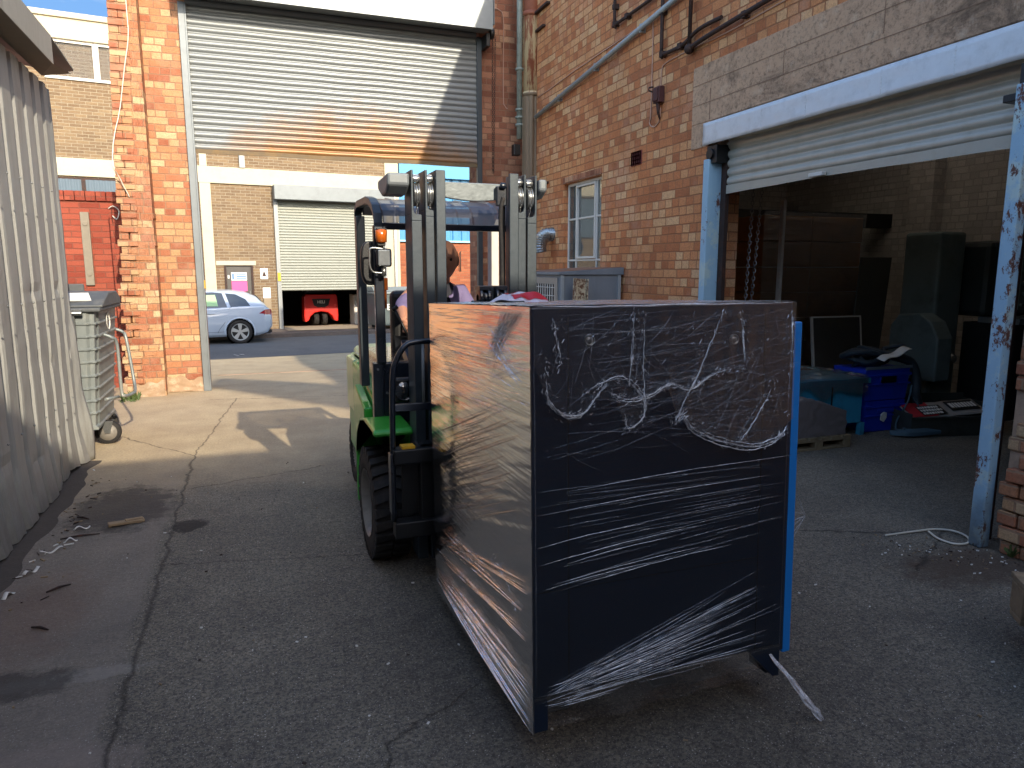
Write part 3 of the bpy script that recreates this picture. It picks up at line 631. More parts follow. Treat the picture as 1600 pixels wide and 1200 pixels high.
m = MB(); m.box(3.56, 3.66, 9.56, 9.66, 3.12, 3.27); m.build('junction_box', M['black'], tp, bevel=.01)

# ---------------------------------------------------------------- gate wall with the big shutter
gw = thing('gate_wall', 'brick gate wall across the yard with eroded left pier and tall shutter opening', 'wall', (1.3, 10, 0))
m = MB(); m.box(3.2, 3.85, 10.0, 10.5, -.1, 5.46); m.box(-.53, 3.2, 10.12, 10.5, 4.72, 5.46); m.build('wall', M['brick_shade'], gw)
m = MB(); m.box(-1.02, -.53, 9.96, 10.45, -.1, 5.46); m.build('inner_pier', M['brick_pier'], gw)
# outer pier: courses of real bricks on its broken left edge
m = MB(); random.seed(9)
nz = 66
def leftx(z): return -1.475 + .17 * min(1, z / 5) 
m.grid(26, 132, lambda a, b: ((leftx(b*5.46) + .18) + a*(-.0 - 1.02 - leftx(b*5.46) - .18) , 9.70 - (.012*fn(a*9, b*60) if a > .03 else 0) , -.02 + b*5.48), False)
m.box(-1.27, -1.02, 9.72, 10.45, -.1, 5.46); m.add([(-1.02, 9.70, -.02), (-1.02, 9.74, -.02), (-1.02, 9.74, 5.46), (-1.02, 9.70, 5.46)], [(0,1,2,3)])
m.build('outer_pier', M['brick_pier'], gw)
m = MB(); z = 0.0; r = 0
while z < 5.4:
    ero = 1 if z < 2.3 else .12
    x0 = leftx(z) + rnd(-.03, .045) * ero; xe = leftx(z) + .21; xm = x0 + (.105 if r % 2 else .215)
    spans = [(x0, xm - .004), (xm, xe)] if xm < xe - .03 else [(x0, xe)]
    for (a_, b_) in spans:
        m.obox(((a_+b_)/2, 9.856 + rnd(-.02, .02)*ero + rnd(-.002, .002), z + .041), (b_-a_, .33, .0795 + rnd(-.004, .001)), (rnd(-.03, .03)*ero, rnd(-.05, .05)*ero, rnd(-.05, .05)*ero))
    if z < 2.2 and random.random() < .7:
        m.obox((xe + rnd(.05, .12), 9.853 + rnd(-.01, .012), z + .041), (rnd(.1, .2), .31, .07), (rnd(-.03, .03), rnd(-.04, .04), rnd(-.03, .03)))
    z += .083; r += 1
m.build('broken_edge_bricks', M['brick_pier'], gw, bevel=.007)
m = MB(); 
m.grid(60, 14, lambda a, b: (-1.5 + a*.97, (9.69 if a < .49 else 9.95) - .03*max(0, 1-b*1.1)*(.6+fn(a*9, b*4)) - .004, .0 + b*(.18 + .09*fn(a*7, 3))), True)
m.build('base_render', paint('old_render', '#a58a6e', .95, var=.3, scale=12, dirt='#d0bfa5', dirt_amt=.6, bump=.9, bscale=40), gw)
m = MB(); m.box(-.60, -.53, 9.90, 9.955, 0, 4.72); m.box(-.53, -.51, 9.90, 9.98, 0, 4.72); gd = m.build('shutter_guide', M['galv_dark'], gw, bevel=.003)
m = MB(); m.box(3.15, 3.22, 9.92, 9.995, 0, 4.72); m.build('shutter_guide', M['mast'], gw, bevel=.003)
m = MB(); m.box(-.515, -.5, 9.9, 9.95, 1.32, 1.42); m.build('yellow_sticker', M['yellow'], gd)
m = MB(); slats(m, lambda u, d, z: (u, 9.96 + d + .012*fn(u*1.2, z*.8), z), -.52, 3.15, 3.03, 4.95, .0765, .013, 80, 8, .006)
so_ = m.build('roller_shutter', M['shutter'], gw)
m = MB(); m.grid(60, 1, lambda a, b: (-.52 + a*3.67, 9.945, 2.985 + .05*b + .01*fn(a*6, 2)), False); m.build('bottom_rail', paint('shutter_rail', '#6a5a42', .7, .2, dirt='#8d6a34', dirt_amt=.6), so_, sol=.02)
hd = MB(); hd.prism([(9.60, 4.73), (9.99, 4.79), (9.99, 5.32), (9.60, 5.24)], 0, -.62, 3.28); ho = hd.build('shutter_hood', M['alu_sheet'], gw, bevel=.004)
m = MB(); m.cyl((3.28, 9.75, 4.72), (3.33, 9.75, 4.72), .07, 16); m.box(3.22, 3.27, 9.7, 9.95, 4.55, 4.72); m.build('end_bracket', M['black'], gw, bevel=.004)
m = MB(); m.box(3.286, 3.30, 9.6, 9.98, 4.8, 5.2); m.build('hood_end_plate', M['galv_dark'], ho)
def chain(mb, p0, p1, link=.034, r=.0032, wr=.011, sag=0.0):
    p0, p1 = Vector(p0), Vector(p1); L = (p1 - p0).length; n = int(L / (link * .8)); d = (p1 - p0).normalized()
    a = d.orthogonal().normalized(); b = d.cross(a)
    for i in range(n):
        c = p0.lerp(p1, (i + .5) / n) + Vector((0, 0, -sag * math.sin(math.pi * (i + .5) / n))); s_ = a if i % 2 else b; pts = []
        for k_ in range(9):
            q = 2 * math.pi * k_ / 8; pts.append(c + d * (link/2) * math.cos(q) + s_ * wr * math.sin(q))
        mb.tube(pts, r, 5, cap=False)
m = MB(); chain(m, (3.31, 9.72, 4.68), (3.33, 9.8, 2.9)); chain(m, (3.35, 9.72, 4.68), (3.345, 9.8, 2.9)); tag(m.build('hand_chain', M['dark_iron']), 'thin hoist chain hanging beside the right guide of the big shutter', 'chain')
pipe('cable', wob([(3.28, 9.97, 5.16), (3.5, 9.975, 5.12), (3.56, 9.985, 5.0), (3.56, 9.985, 4.5), (3.56, 9.985, 3.95), (3.58, 9.985, 3.86), (3.62, 9.985, 3.82)], 8), .006, M['cable'], 'thin cable dropping from the shutter hood beside the waste pipe', 'cable', 6)
pipe('cable', wob([(-1.12, 9.67, 5.4), (-1.12, 9.665, 4.5), (-1.125, 9.665, 4.2), (-1.19, 9.665, 3.85), (-1.27, 9.66, 3.4), (-1.33, 9.62, 3.15), (-1.36, 9.55, 2.95), (-1.37, 9.5, 2.72), (-1.33, 9.6, 2.62), (-1.25, 9.68, 2.4)], 8, .01), .006, M['cable_white'], 'loose pale cable snaking down the sunlit left pier', 'cable', 6)

# red brick wall left of the gate
rw = thing('red_brick_wall', 'low red brick wall with soldier coping behind the wheeled bin', 'wall', (-2.5, 10.9, 0))
m = MB(); m.box(-6, -1.42, 10.9, 11.15, -.2, 2.44); m.build('wall', M['brick_red'], rw)
m = MB()
for i in range(38): m.box(-6 + i*.12, -6 + i*.12 + .112, 10.87, 11.18, 2.445, 2.57)
m.build('coping', M['brick_red'], rw, bevel=.006)
m = MB(); m.box(-1.62, -1.44, 10.6, 10.9, -.1, 2.36); m.build('buttress', M['brick_red'], rw)
m = MB(); m.box(-2.0, -1.9, 10.86, 10.9, 1.35, 2.3); m.cyl((-1.95, 10.85, 2.15), (-1.95, 10.87, 2.15), .03, 10); m.cyl((-1.95, 10.85, 1.5), (-1.95, 10.87, 1.5), .03, 10); m.build('timber_batten', paint('grey_timber', '#8b8272', .85, var=.3, scale=20), rw, bevel=.004)
m = MB(); m.tube(smoothpath([(-1.62, 10.58, 2.33), (-1.56, 10.55, 2.36), (-1.5, 10.57, 2.3), (-1.53, 10.56, 2.2), (-1.58, 10.58, 2.24)], 6), .007, 8); tag(m.build('tangled_wire', M['cable_white']), 'tangle of pale wire on top of the red buttress', 'wire')

# ---------------------------------------------------------------- buildings that close the yard behind the camera
rb = thing('rear_workshop', 'brick workshop closing the yard behind the viewer, casting the yard shadow', 'building', (2, -8, 0))
m = MB(); m.box(-14, 3.8, -8, -6, 0, 6.07); m.build('wall', M['brick_yard'], rb)
m = MB(); m.tube([(3.1, -7.0, 8.75), (4.8, -7.6, 7.75)], [.32, .5], 14); m.cyl((4.3, -7.3, 6), (4.3, -7.3, 8.0), .12, 8); m.build('roof_shadow_shape', M['galv'], rb)  # unseen roof shape added to cast the rounded shadow beyond the gate

# ---------------------------------------------------------------- corrugated shed on the left
sd_ = thing('corrugated_shed', 'pale corrugated metal shed on the left with dented, kicked-out bottom edge', 'shed', (-2.6, 2, 0))
m = MB(); PER = .255
def prof(u):
    f = (u / PER) % 1.0
    if f < .60: return .032
    if f < .72: return .032 - .032*(f-.60)/.12
    if f < .80: return 0
    if f < .92: return .032*(f-.80)/.12
    return .032
NV = 46
def shedpt(a, b):
    y = -1.5 + a * 7.95; z = .02 + b * 2.9
    x = -1.365 + prof(y)
    k_ = max(0, 1 - z / .42)
    rag = .5 + .9*fn(y*1.6, 9.1) + .35*fn(y*2.9, 2.2)
    x += k_**1.5 * .075 * max(0, rag) + .002*fn(y*2.1, z*1.5) + .006 * fn(y*4, z*5, 3) * (1 if z < 1.2 else .2)
    # creases where the sheet is dented
    for cz in (.42, .95, 1.35): x -= .010 * math.exp(-((z - cz - .12*fn(y*3, cz))/.014)**2) * (1 if fn(y*2.4, cz*5) > -.05 else 0)
    z2 = z + (.06 * max(0, fn(y*2.7, 5)) + .02*fn(y*11, 1)) * (1 if b < .001 else max(0, 1 - b*14))
    return (x, y, z2)
m.grid(370, NV, lambda a, b: shedpt(a, b if b > .3 else b), False)
m.build('wall_sheet', M['shed'], sd_)
m = MB(); 
def cornerpt(a, b):
    z = .0 + b*2.9; curl = max(0, 1 - z/1.15)**.7
    return (-1.345 + a*(.02 + .075*curl*(.8+.5*fn(z*2.3, 1))) + .012*fn(z*4, a*2), 6.42 + a*.10 + .02*fn(z*3.1, 5)*curl + .06*a*curl, z)
m.grid(8, 60, cornerpt); m.build('corner_sheet', M['shed'], sd_, sol=.002)
m = MB(); m.box(-5, -1.365, 6.38, 6.42, 0, 2.9); m.box(-5, -4.96, -1.5, 6.3, 0, 2.9); m.build('end_wall', M['shed'], sd_)
m = MB(); m.grid(40, 2, lambda a, b: (-1.2 + .005*fn(a*9), -1.5 + a*7.6, 2.985 + b*.19 + .004*fn(a*12, 2)), False); m.build('fascia', paint('fascia_grey', '#a9a79e', .5, .2, var=.15, scale=6, dirt='#6e6b62', dirt_amt=.4, streak=True), sd_, sol=.006)
m = MB(); m.add([(-1.205, -1.5, 3.178), (-1.205, 6.1, 3.178), (-1.2, 6.8, 3.116), (-1.33, 6.85, 3.1), (-5.2, 6.9, 3.85), (-5.2, -1.5, 3.85)], [(0,1,2,3,4,5)]); m.build('roof_sheet', M['galv_dark'], sd_, sol=.008)
m = MB(); m.add([(-1.4, -1.5, 2.99), (-1.205, -1.5, 2.99), (-1.205, 6.1, 2.99), (-1.21, 6.75, 3.08), (-1.36, 6.5, 2.99)], [(0,1,2,3,4)]); m.build('soffit', paint('soffit_brown', '#857c70', .8), sd_)
m = MB()
for zz in (.62, 1.35, 2.1):
    for i in range(30): yy = -1.5 + (i + .3)*PER; m.sphere((-1.257, yy, zz + .02*fn(i)), .007, 6, 4)
m.build('fixing_screw', M['steel'], sd_, each=True)
m = MB(); m.grid(160, 4, lambda a, b: (-1.4 + b*(.24 + .08*fn(a*9, 2) + .04*fn(a*40, 5)), -1.5 + a*8.0, -.004 + .035*(1-b)*(.6+.6*fn(a*25, b*3)))); m.build('plinth', paint('dirty_plinth', '#4e463f', .95, var=.4, scale=14, bump=.9, bscale=60), sd_)

# rubbish and litter on the yard floor
random.seed(21)
m = MB()
def frag(x, y, L, wd, th, mat=0, rz=None):
    m.m = mat; rz = rnd(0, 3.14) if rz is None else rz
    m.obox((x, y, th/2 + .002), (L, wd, th), (rnd(-.15, .15), rnd(-.15, .15), rz))
for i in range(80):
    y = rnd(2.2, 6.2); x = -1.17 + .09*fn(y*3) + abs(random.gauss(0, .07)); frag(x, y, rnd(.006, .05), rnd(.003, .01), rnd(.002, .006), random.choice((0, 1, 1, 2, 2)))
for i in range(150): frag(rnd(-1.1, 3.4), rnd(1.4, 6), rnd(.004, .016), rnd(.003, .008), rnd(.002, .006), random.choice((0, 1, 2)))
for i in range(150):
    a = rnd(0, 1); frag(3.35 + a*.5 + random.gauss(0, .1), 2.9 - a*.55 + random.gauss(0, .08), rnd(.003, .014), rnd(.002, .007), rnd(.002, .006), random.choice((0, 1, 1, 2)))
tag(m.build('loose_grit', [M['paper'], M['bark_wood'], M['dark_iron']]), 'scattered grit, chips and splinters on the yard floor', 'debris', kind='stuff')
m = MB(); m.obox((-.78, 4.757, .014), (.20, .045, .018), (.05, .04, .28)); m.obox((-.74, 4.775, .024), (.1, .03, .01), (.0, .05, .35)); tag(m.build('wood_offcut', M['bark_wood'], bevel=.004), 'pale splintered wood offcut lying alone on the asphalt', 'wood')
sp = [(-.95, 3.85, .11, .6), (-1.0, 4.6, .2, .1), (-.93, 3.42, .09, -.6), (-1.13, 2.98, .06, .5), (-1.05, 4.95, .1, -.7)]
lb_ = ['thin dark twig lying crosswise left of the long joint', 'dark stick lying left of the pale wood offcut', 'short dark bark chip nearest the viewer on the left strip', 'tiny pale splinter at the left picture edge', 'dark splinter close to the shed foot']
for (x, y, L, rz), l in zip(sp, lb_):
    m = MB(); m.tube([(x - L/2*math.cos(rz), y - L/2*math.sin(rz), .008), (x, y + .004, .012), (x + L/2*math.cos(rz), y + L/2*math.sin(rz), .008)], [.004, .007, .003], 6); tag(m.build('twig', M['dark_iron']), l, 'twig', 'twigs on the yard floor')
ww = [(-1.13, 4.12, .09, 1.0), (-1.1, 4.4, .11, .5), (-1.04, 4.55, .07, .2), (-1.16, 3.85, .07, 1.2), (-1.02, 4.75, .09, .35)]
lw = ['curled white strip by the shed, second nearest', 'white plastic strip in the middle of the row by the shed', 'small white scrap just beyond the middle strip', 'white scrap nearest the viewer along the shed foot', 'farthest white scrap along the shed foot']
for (x, y, L, rz), l in zip(ww, lw):
    m = MB(); m.grid(8, 2, lambda a, b: (x + (a-.5)*L*math.cos(rz) - (b-.5)*.02*math.sin(rz), y + (a-.5)*L*math.sin(rz) + (b-.5)*.02*math.cos(rz), .012 + .012*math.sin(a*7 + x*50) )); tag(m.build('plastic_scrap', M['paper'], sol=.002), l, 'scrap', 'white scraps beside the shed')
m = MB()
for i in range(55):
    x = rnd(-1.5, -1.3); y = rnd(9.35, 9.66); h = rnd(.02, .15) * max(.2, 1 - abs(x+1.35)*4); a = rnd(0, 6.28); dx, dy = .03*math.cos(a), .03*math.sin(a)
    m.add([(x-.008, y, 0), (x+.008, y, 0), (x+dx+.012, y+dy, h*.6), (x+dx*2, y+dy*2, h), (x+dx-.012, y+dy, h*.6)], [(0,1,2,3,4)])
tag(m.build('weeds', M['leaf']), 'green weeds at the foot of the broken brick pier', 'weeds', kind='stuff')
m = MB()
for i in range(26):
    a = rnd(0, 6.28); r_ = rnd(.01, .045); h = rnd(.02, .07); c = Vector((3.83, 2.5, 0)); p = c + Vector((r_*math.cos(a), r_*math.sin(a), h)); m.add([c, p + Vector((.012, 0, .0)), p + Vector((0, 0, .014)), p - Vector((.012, 0, 0))], [(0,1,2,3)])
tag(m.build('small_weed', M['leaf']), 'tiny pale weed at the foot of the brick jamb', 'plant')
pipe('looped_cable', smoothpath([(3.45, 2.98, .006), (3.66, 2.964, .008), (3.80, 2.94, .012), (3.87, 2.87, .015), (3.86, 2.78, .012), (3.78, 2.72, .01), (3.70, 2.735, .01), (3.68, 2.82, .012), (3.72, 2.92, .016)], 8), .006, M['cable_white'], 'white cable looped on the ground beside the blue door post', 'cable', 8)
m = MB(); m.obox((-.2, 17.3, -.36), (.1, .06, .012), (.2, .1, .5)); m.obox((-.32, 17.2, -.36), (.12, .05, .01), (.1, .3, -.4)); tag(m.build('rag', M['newsprint']), 'small crumpled grey litter lying in the road', 'litter')

# ---------------------------------------------------------------- far street buildings (local frame: x along the wall, y into it)
def FB(parent): return dict(parent=parent, local=True)
wh_ = thing('brick_warehouse', 'brown brick warehouse across the street with cream bands and half-open grey shutter', 'building', FO, FR)
W = FB(wh_)
m = MB(); 
m.box(-12, -4.14, 0, .4, 0, 4.43); m.box(-4.14, -3.42, 0, .4, 2.06, 4.43); m.box(-3.42, -2.58, 0, .4, 0, 4.43); m.box(-2.58, .8, 0, .4, 3.95, 4.43)
m.box(-12, .8, 0, .4, 4.9, 6.95); m.box(-12, .8, .08, .4, 6.95, 7.9)
m.build('wall', M['brick_far'], **W)
m = MB(); m.box(-12, 1.25, -.06, .4, 4.43, 4.9); m.box(-4.72, -4.42, -.055, 0, 0, 4.43); m.box(-4.68, -4.48, -.05, 0, 4.9, 6.9); m.box(.8, 1.25, -.06, .4, 0, 4.43); m.box(.8, 1.25, -.05, .4, 4.9, 7.9); m.box(-12, 1.25, -.08, .4, 7.9, 8.42); m.box(-12, 1.3, -.14, .4, 8.42, 8.56)
m.box(-4.4, -3.28, -.03, 0, 2.07, 2.2)
m.build('concrete_frame', M['render_white'], bevel=.01, **W)
for (a, b) in ((-8.25, -7.05), (-7.05, -5.3)):
    f = MB(); f.box(a, a+.07, -.01, .06, 6.95, 7.9); f.box(b-.07, b, -.01, .06, 6.95, 7.9); f.box(a+.07, b-.07, -.01, .06, 7.83, 7.9); f.box(a, b, -.05, .07, 6.9, 6.97)
    fo = f.build('window', M['white'], **W)
    f = MB(); f.box(a+.07, b-.07, .03, .04, 6.97, 7.83); f.build('pane', m_film('far_pane', .12, .0, .05, (1, 1, 1), .02, tint='#5b6870', ext=.12), parent=fo, local=True)
    f = MB(); f.grid(60, 1, lambda p, q: (a+.1 + p*(b-a-.2), .12 + .03*math.sin(p*70), 6.97 + q*.86)); f.build('curtain', M['curtain'], parent=fo, local=True)
f = MB(); f.box(-8.4, -6.4, -.01, .0, 3.0, 4.4); f.box(-7.65, -7.55, -.05, -.01, 3.0, 4.4); fo = f.build('window', M['dark_iron'], **W)
f = MB(); f.grid(80, 1, lambda p, q: (-8.35 + p*1.9, -.03 + .02*math.sin(p*90), 3.05 + q*1.3)); f.build('pane', M['curtain'], parent=fo, local=True)
# shutter bay
m = MB(); m.box(-2.7, .98, -.42, -.06, 4.02, 4.44); ho = m.build('shutter_hood', M['galv_dark'], bevel=.01, **W)
m = MB(); m.box(-2.69, -2.575, -.1, 0, .06, 4.02); m.box(.72, .80, -.1, 0, .06, 4.0); m.build('shutter_guide', M['galv'], **W, each=True)
m = MB(); m.box(-2.68, -2.59, -.13, -.1, 1.6, 1.85); m.build('warning_label', M['yellow'], **W)
m = MB(); slats(m, lambda u, d, z: (u, -.02 + d, z), -2.575, .72, 1.3, 4.0, .085, .02, 4, 8); m.build('roller_shutter', paint('far_slats', '#85877d', .5, .2, var=.08, scale=1.5), **W)
# dark interior of the bay
m = MB(); m.box(-4, 3, 7.8, 8, 0, 5); m.box(-4.1, -4, .42, 8, 0, 5); m.box(3, 3.1, .42, 8, 0, 5); m.box(-4, 3, .42, 8, 5, 5.1); m.build('inner_wall', paint('bay_dark', '#4a4743', .9), **W)
m = MB(); m.add([(-2.58, -1.0, .135), (.75, -1.0, .135), (.72, .6, .14), (-2.57, .6, .14)], [(0,1,2,3)]); m.build('threshold', paint('threshold', '#9c8a72', .9, dirt='#6b5d4e'), **W)
# door with its notices
m = MB(); m.box(-4.13, -3.43, .02, .1, .03, 2.05); dr = m.build('door', paint('door_grey', '#4c4843', .6), bevel=.008, **W)
m = MB(); m.box(-4.0, -3.56, .0, .02, 1.62, 1.86); m.build('blue_notice', M['paper'], parent=dr, local=True)
m = MB()
for i in range(3): m.box(-3.86, -3.58, -.004, .0, 1.65 + i*.07, 1.69 + i*.07)
m.box(-3.98, -3.92, -.004, 0, 1.65, 1.83); m.build('notice_lines', paint('notice_ink', '#5d7fa5', .7), parent=dr, local=True)
m = MB(); m.box(-4.0, -3.56, .0, .02, 1.3, 1.6); m.build('pink_notice', M['pink'], parent=dr, local=True)
m = MB(); m.box(-3.5, -3.47, -.03, .02, 1.05, 1.3); m.build('handle', M['steel'], parent=dr, local=True)
m = MB(); m.box(-4.1, -4.05, .0, .02, 1.68, 1.78); m.build('bell_push', M['paper'], parent=dr, local=True)
m = MB(); m.box(-4.19, -4.13, -.02, .1, 0, 2.06); m.box(-3.43, -3.37, -.02, .1, 0, 2.06); m.box(-4.13, -3.43, -.02, .1, 2.05, 2.06); m.build('door_frame', M['dark_iron'], **W)
m = MB(); m.box(-3.17, -2.95, -.02, 0, 1.66, 1.98); sg = m.build('white_sign', M['paper'], **W)
m = MB(); m.prism([(-3.12, 1.74), (-3.0, 1.74), (-3.06, 1.92)], 1, -.026, -.02); m.build('sign_triangle', M['dark_iron'], parent=sg, local=True)
m = MB(); m.box(-3.12, -2.9, -.02, 0, 1.08, 1.4); m.build('white_sign', M['paper'], **W)
m = MB(); m.box(-3.12, -2.9, -.09, 0, .7, 1.07); m.build('meter_box', paint('meter_brown', '#8a7a62', .6), bevel=.01, **W)
m = MB(); m.box(-3.6, -3.44, -.1, 0, 4.9, 5.32); m.build('wall_vent', M['galv'], bevel=.01, **W)
# thin drain on the frame
m = MB(); m.cyl((1.08, -.12, 0), (1.08, -.12, 4.4), .04, 10); m.build('drainpipe', M['white'], **W)

bb = thing('blue_clad_unit', 'unit with bright blue metal cladding above orange brick across the street', 'building', FO, FR)
W2 = FB(bb)
m = MB(); m.box(1.27, 12, .1, .4, 0, 2.86); m.build('wall', M['brick_far_red'], **W2)
m = MB(); PERB = .32
pf = []
u = 1.27
while u < 12: pf += [(u, .04), (u+.2, .04), (u+.23, .08), (u+.29, .08)]; u += PERB
pf += [(12, .4), (1.27, .4)]
m.prism(pf, 2, 2.92, 4.95); m.build('cladding', paint('sky_blue_clad', '#3a7ea8', .45, .05, var=.06, scale=2), **W2)
m = MB(); m.box(1.27, 12, -.1, .4, 4.95, 5.6); m.build('eaves_panel', paint('eaves_blue', '#4288ad', .45, var=.06), **W2)
m = MB(); m.box(1.27, 12, .0, .1, 2.86, 2.92); m.build('cladding_ledge', paint('ledge_blue', '#8fb9cc', .5), **W2)
m = MB(); m.tube([(3.45, .05, 1.9), (3.42, 0, 1.95), (3.42, 0, 2.5), (3.45, .05, 2.55)], .02, 6); m.build('wall_bracket', M['dark_iron'], **W2)

# ---------------------------------------------------------------- pale blue hatchback (local: x towards its tail, rear axle at 0)
car = thing('parked_car', 'pale blue hatchback parked across the street, rear half showing beyond the gate pier', 'car', tuple(FM @ Vector((-4.14, -2.15, .0))), FR)
def carprof(x):
    # returns z_bottom, z_sill, z_belt, z_roof, half widths low, belt, roof
    def ip(tab, x):
        for (a, va), (b, vb) in zip(tab, tab[1:]):
            if x <= b: t = (x - a) / (b - a); t = max(0, min(1, t)); t = t*t*(3-2*t)*.5 + t*.5; return va + (vb-va)*t
        return tab[-1][1]
    zb = ip([(-3.4, .32), (-3.2, .2), (-2.6, .18), (.45, .2), (.7, .27), (.86, .42)], x)
    zbelt = ip([(-3.4, .55), (-3.25, .68), (-2.7, .8), (-2.1, .88), (-1.2, .91), (0, .97), (.6, .98), (.78, .90), (.86, .78)], x)
    zr = ip([(-3.4, .56), (-3.25, .70), (-2.7, .84), (-2.15, .93), (-1.4, 1.33), (-.9, 1.41), (-.2, 1.41), (.2, 1.36), (.45, 1.26), (.66, 1.06), (.78, .93), (.86, .80)], x)
    wl = ip([(-3.4, .5), (-3.2, .74), (-2.7, .85), (.3, .87), (.65, .80), (.82, .68), (.86, .6)], x)
    wr = ip([(-3.4, .45), (-3.2, .68), (-2.15, .78), (-1.4, .56), (-.9, .58), (.2, .56), (.45, .55), (.66, .66), (.86, .56)], x)
    return zb, zbelt, zr, wl, wr
def carpt(a, b):
    x = -3.4 + 4.26 * a; zb, zk, zr, wl, wr = carprof(x)
    t = b * 2 - 1; s_ = -1 if t < 0 else 1; t = 1 - abs(t)   # 0 at the sill, 1 at the roof centre
    K = [(0, wl*.9, zb), (.08, wl*.97, zb+.06), (.25, wl, zb + (zk-zb)*.45), (.38, wl*.995, zb + (zk-zb)*.7), (.5, wl*.955, zk), (.53, wl*.94, zk+.012), (.78, wr+.02, zr-.05), (.86, wr*.88, zr-.012), (1, 0, zr+.01)]
    for p, q in zip(K, K[1:]):
        if t <= q[0]: f = (t-p[0])/(q[0]-p[0]); return (x, s_*(p[1]+(q[1]-p[1])*f), p[2]+(q[2]-p[2])*f)
    return (x, 0, zr)
m = MB(); m.grid(110, 96, carpt)
n0 = len(m.v)
m.add([carpt(0, j/96) for j in range(97)], [tuple(range(97))]); m.add([carpt(1, j/96) for j in range(97)], [tuple(range(97))])
m.grid(60, 1, lambda a, b: (-3.3 + 4.1*a, (b*2-1)*.75, .24))
body = m.build('body', M['car'], car, local=True, weld=True)
bm = bmesh.new(); bm.from_mesh(body.data)
# cut the wheel arches: drop faces inside each arch circle on the sides
dele = [f for f in bm.faces if abs(f.calc_center_median().y) > .55 and f.calc_center_median().z < .75 and any(math.hypot(f.calc_center_median().x - cx, f.calc_center_median().z - .315) < .355 for cx in (0, -2.58))]
bmesh.ops.delete(bm, geom=dele, context='FACES'); bm.to_mesh(body.data); bm.free()
m = MB()
for cx in (0, -2.58):
    for s_ in (-1, 1):
        pts = [(cx + .372*math.cos(q), s_*.868, .315 + .372*math.sin(q)) for q in [R(-15 + 210*i/24) for i in range(25)]]
        m.tube(pts, .022, 8)
m.build('arch_lip', M['car'], car, local=True, each=True)
m = MB()
for cx in (0, -2.58):
    for s_ in (-1, 1): m.lathe([(s_*.84, .36), (s_*.6, .36), (s_*.6, 0)], (cx, 0, .315), 1, 28)
m.build('wheel_well', M['black'], car, local=True, each=True)
def onside(x, z, off=.006):
    zb, zk, zr, wl, wr = carprof(x)
    if z >= zk:
        f = max(0, min(1, (z-zk-.012)/(zr-.05-zk-.012))); return -(wl*.94 + (wr+.02-wl*.94)*f) - off
    f = (z-zb)/(zk-zb); return -(wl if f < .45 else wl + (wl*.955-wl)*(f-.45)/.55) - off
def sidepoly(mb, pts, off=.006, sub=14):
    # polygon on the near flank as a fan of strips: top edge and bottom edge lists
    top, bot = pts; 
    def L(P, t):
        i = min(int(t*(len(P)-1)), len(P)-2); f = t*(len(P)-1)-i; return (P[i][0]+(P[i+1][0]-P[i][0])*f, P[i][1]+(P[i+1][1]-P[i][1])*f)
    for sgn in (1, -1):
        def q(a, b):
            t_ = L(top, a); b_ = L(bot, a); x = b_[0]+(t_[0]-b_[0])*b; z = b_[1]+(t_[1]-b_[1])*b; return (x, sgn*onside(x, z, off), z)
        mb.grid(sub, 6, q)
m = MB()
sidepoly(m, ([(-2.0, .96), (-1.35, 1.30), (-1.15, 1.345)], [(-1.98, .93), (-1.6, .94), (-1.15, .945)]))
sidepoly(m, ([(-1.08, 1.345), (-.6, 1.355), (-.38, 1.33)], [(-1.08, .95), (-.6, .955), (-.28, .965)]))
sidepoly(m, ([(-.30, 1.325), (-.05, 1.30), (.20, 1.16), (.27, 1.03)], [(-.20, .975), (0, .985), (.15, .99), (.29, .995)]))
m.build('side_window', M['glass_dark'], car, local=True, each=True)
m = MB(); sidepoly(m, ([(-1.0, 1.28), (-.55, 1.29)], [(-1.0, 1.0), (-.5, 1.0)]), .009); m.build('window_sticker', paint('sticker_pale', '#9dc28c', .6), car, local=True, each=True)
m = MB(); m.grid(8, 8, lambda a, b: (.47 + .22*b, -.48 + .96*a, carprof(.47 + .22*b)[2] + .018)); m.build('rear_window', M['glass_dark'], car, local=True)
m = MB()
for sgn in (1, -1): m.grid(12, 8, lambda a, b: (.50 + a*.345, sgn*(onside(.50 + a*.345, .74 + b*.13*(.35+.65*a), .010)), .745 - .01*a + b*.15*(.3+.7*min(1, a*2))))
m.build('tail_light', M['red_lens'], car, local=True, each=True)
m = MB(); m.box(-.78, -.58, -.875, -.85, .8, .83); m.box(-.78, -.58, .85, .875, .8, .83); m.build('door_handle', M['car'], car, local=True, bevel=.008, each=True)
m = MB()
for pts in ([(-1.11, .3), (-1.11, .93)], [(-.02, .98), (-.22, .95), (-.28, .8), (-.35, .6), (-.5, .4), (-.55, .3)], [(-1.1, .32), (-.4, .33)]):
    m.tube([(x, onside(x, z, .001), z) for x, z in smoothpath([(p[0], p[1], 0) for p in pts], 6) for x, z in [(x, z)]] if False else [(v.x, onside(v.x, v.y, .001), v.y) for v in smoothpath([(p[0], p[1], 0) for p in pts], 6)], .004, 5)
m.build('panel_gap', M['black'], car, local=True)
m = MB(); m.box(.55, .8, -.6, -.4, .22, .27); m.box(.72, .84, -.62, .62, .26, .34); m.build('rear_diffuser', M['black'], car, local=True, bevel=.01)
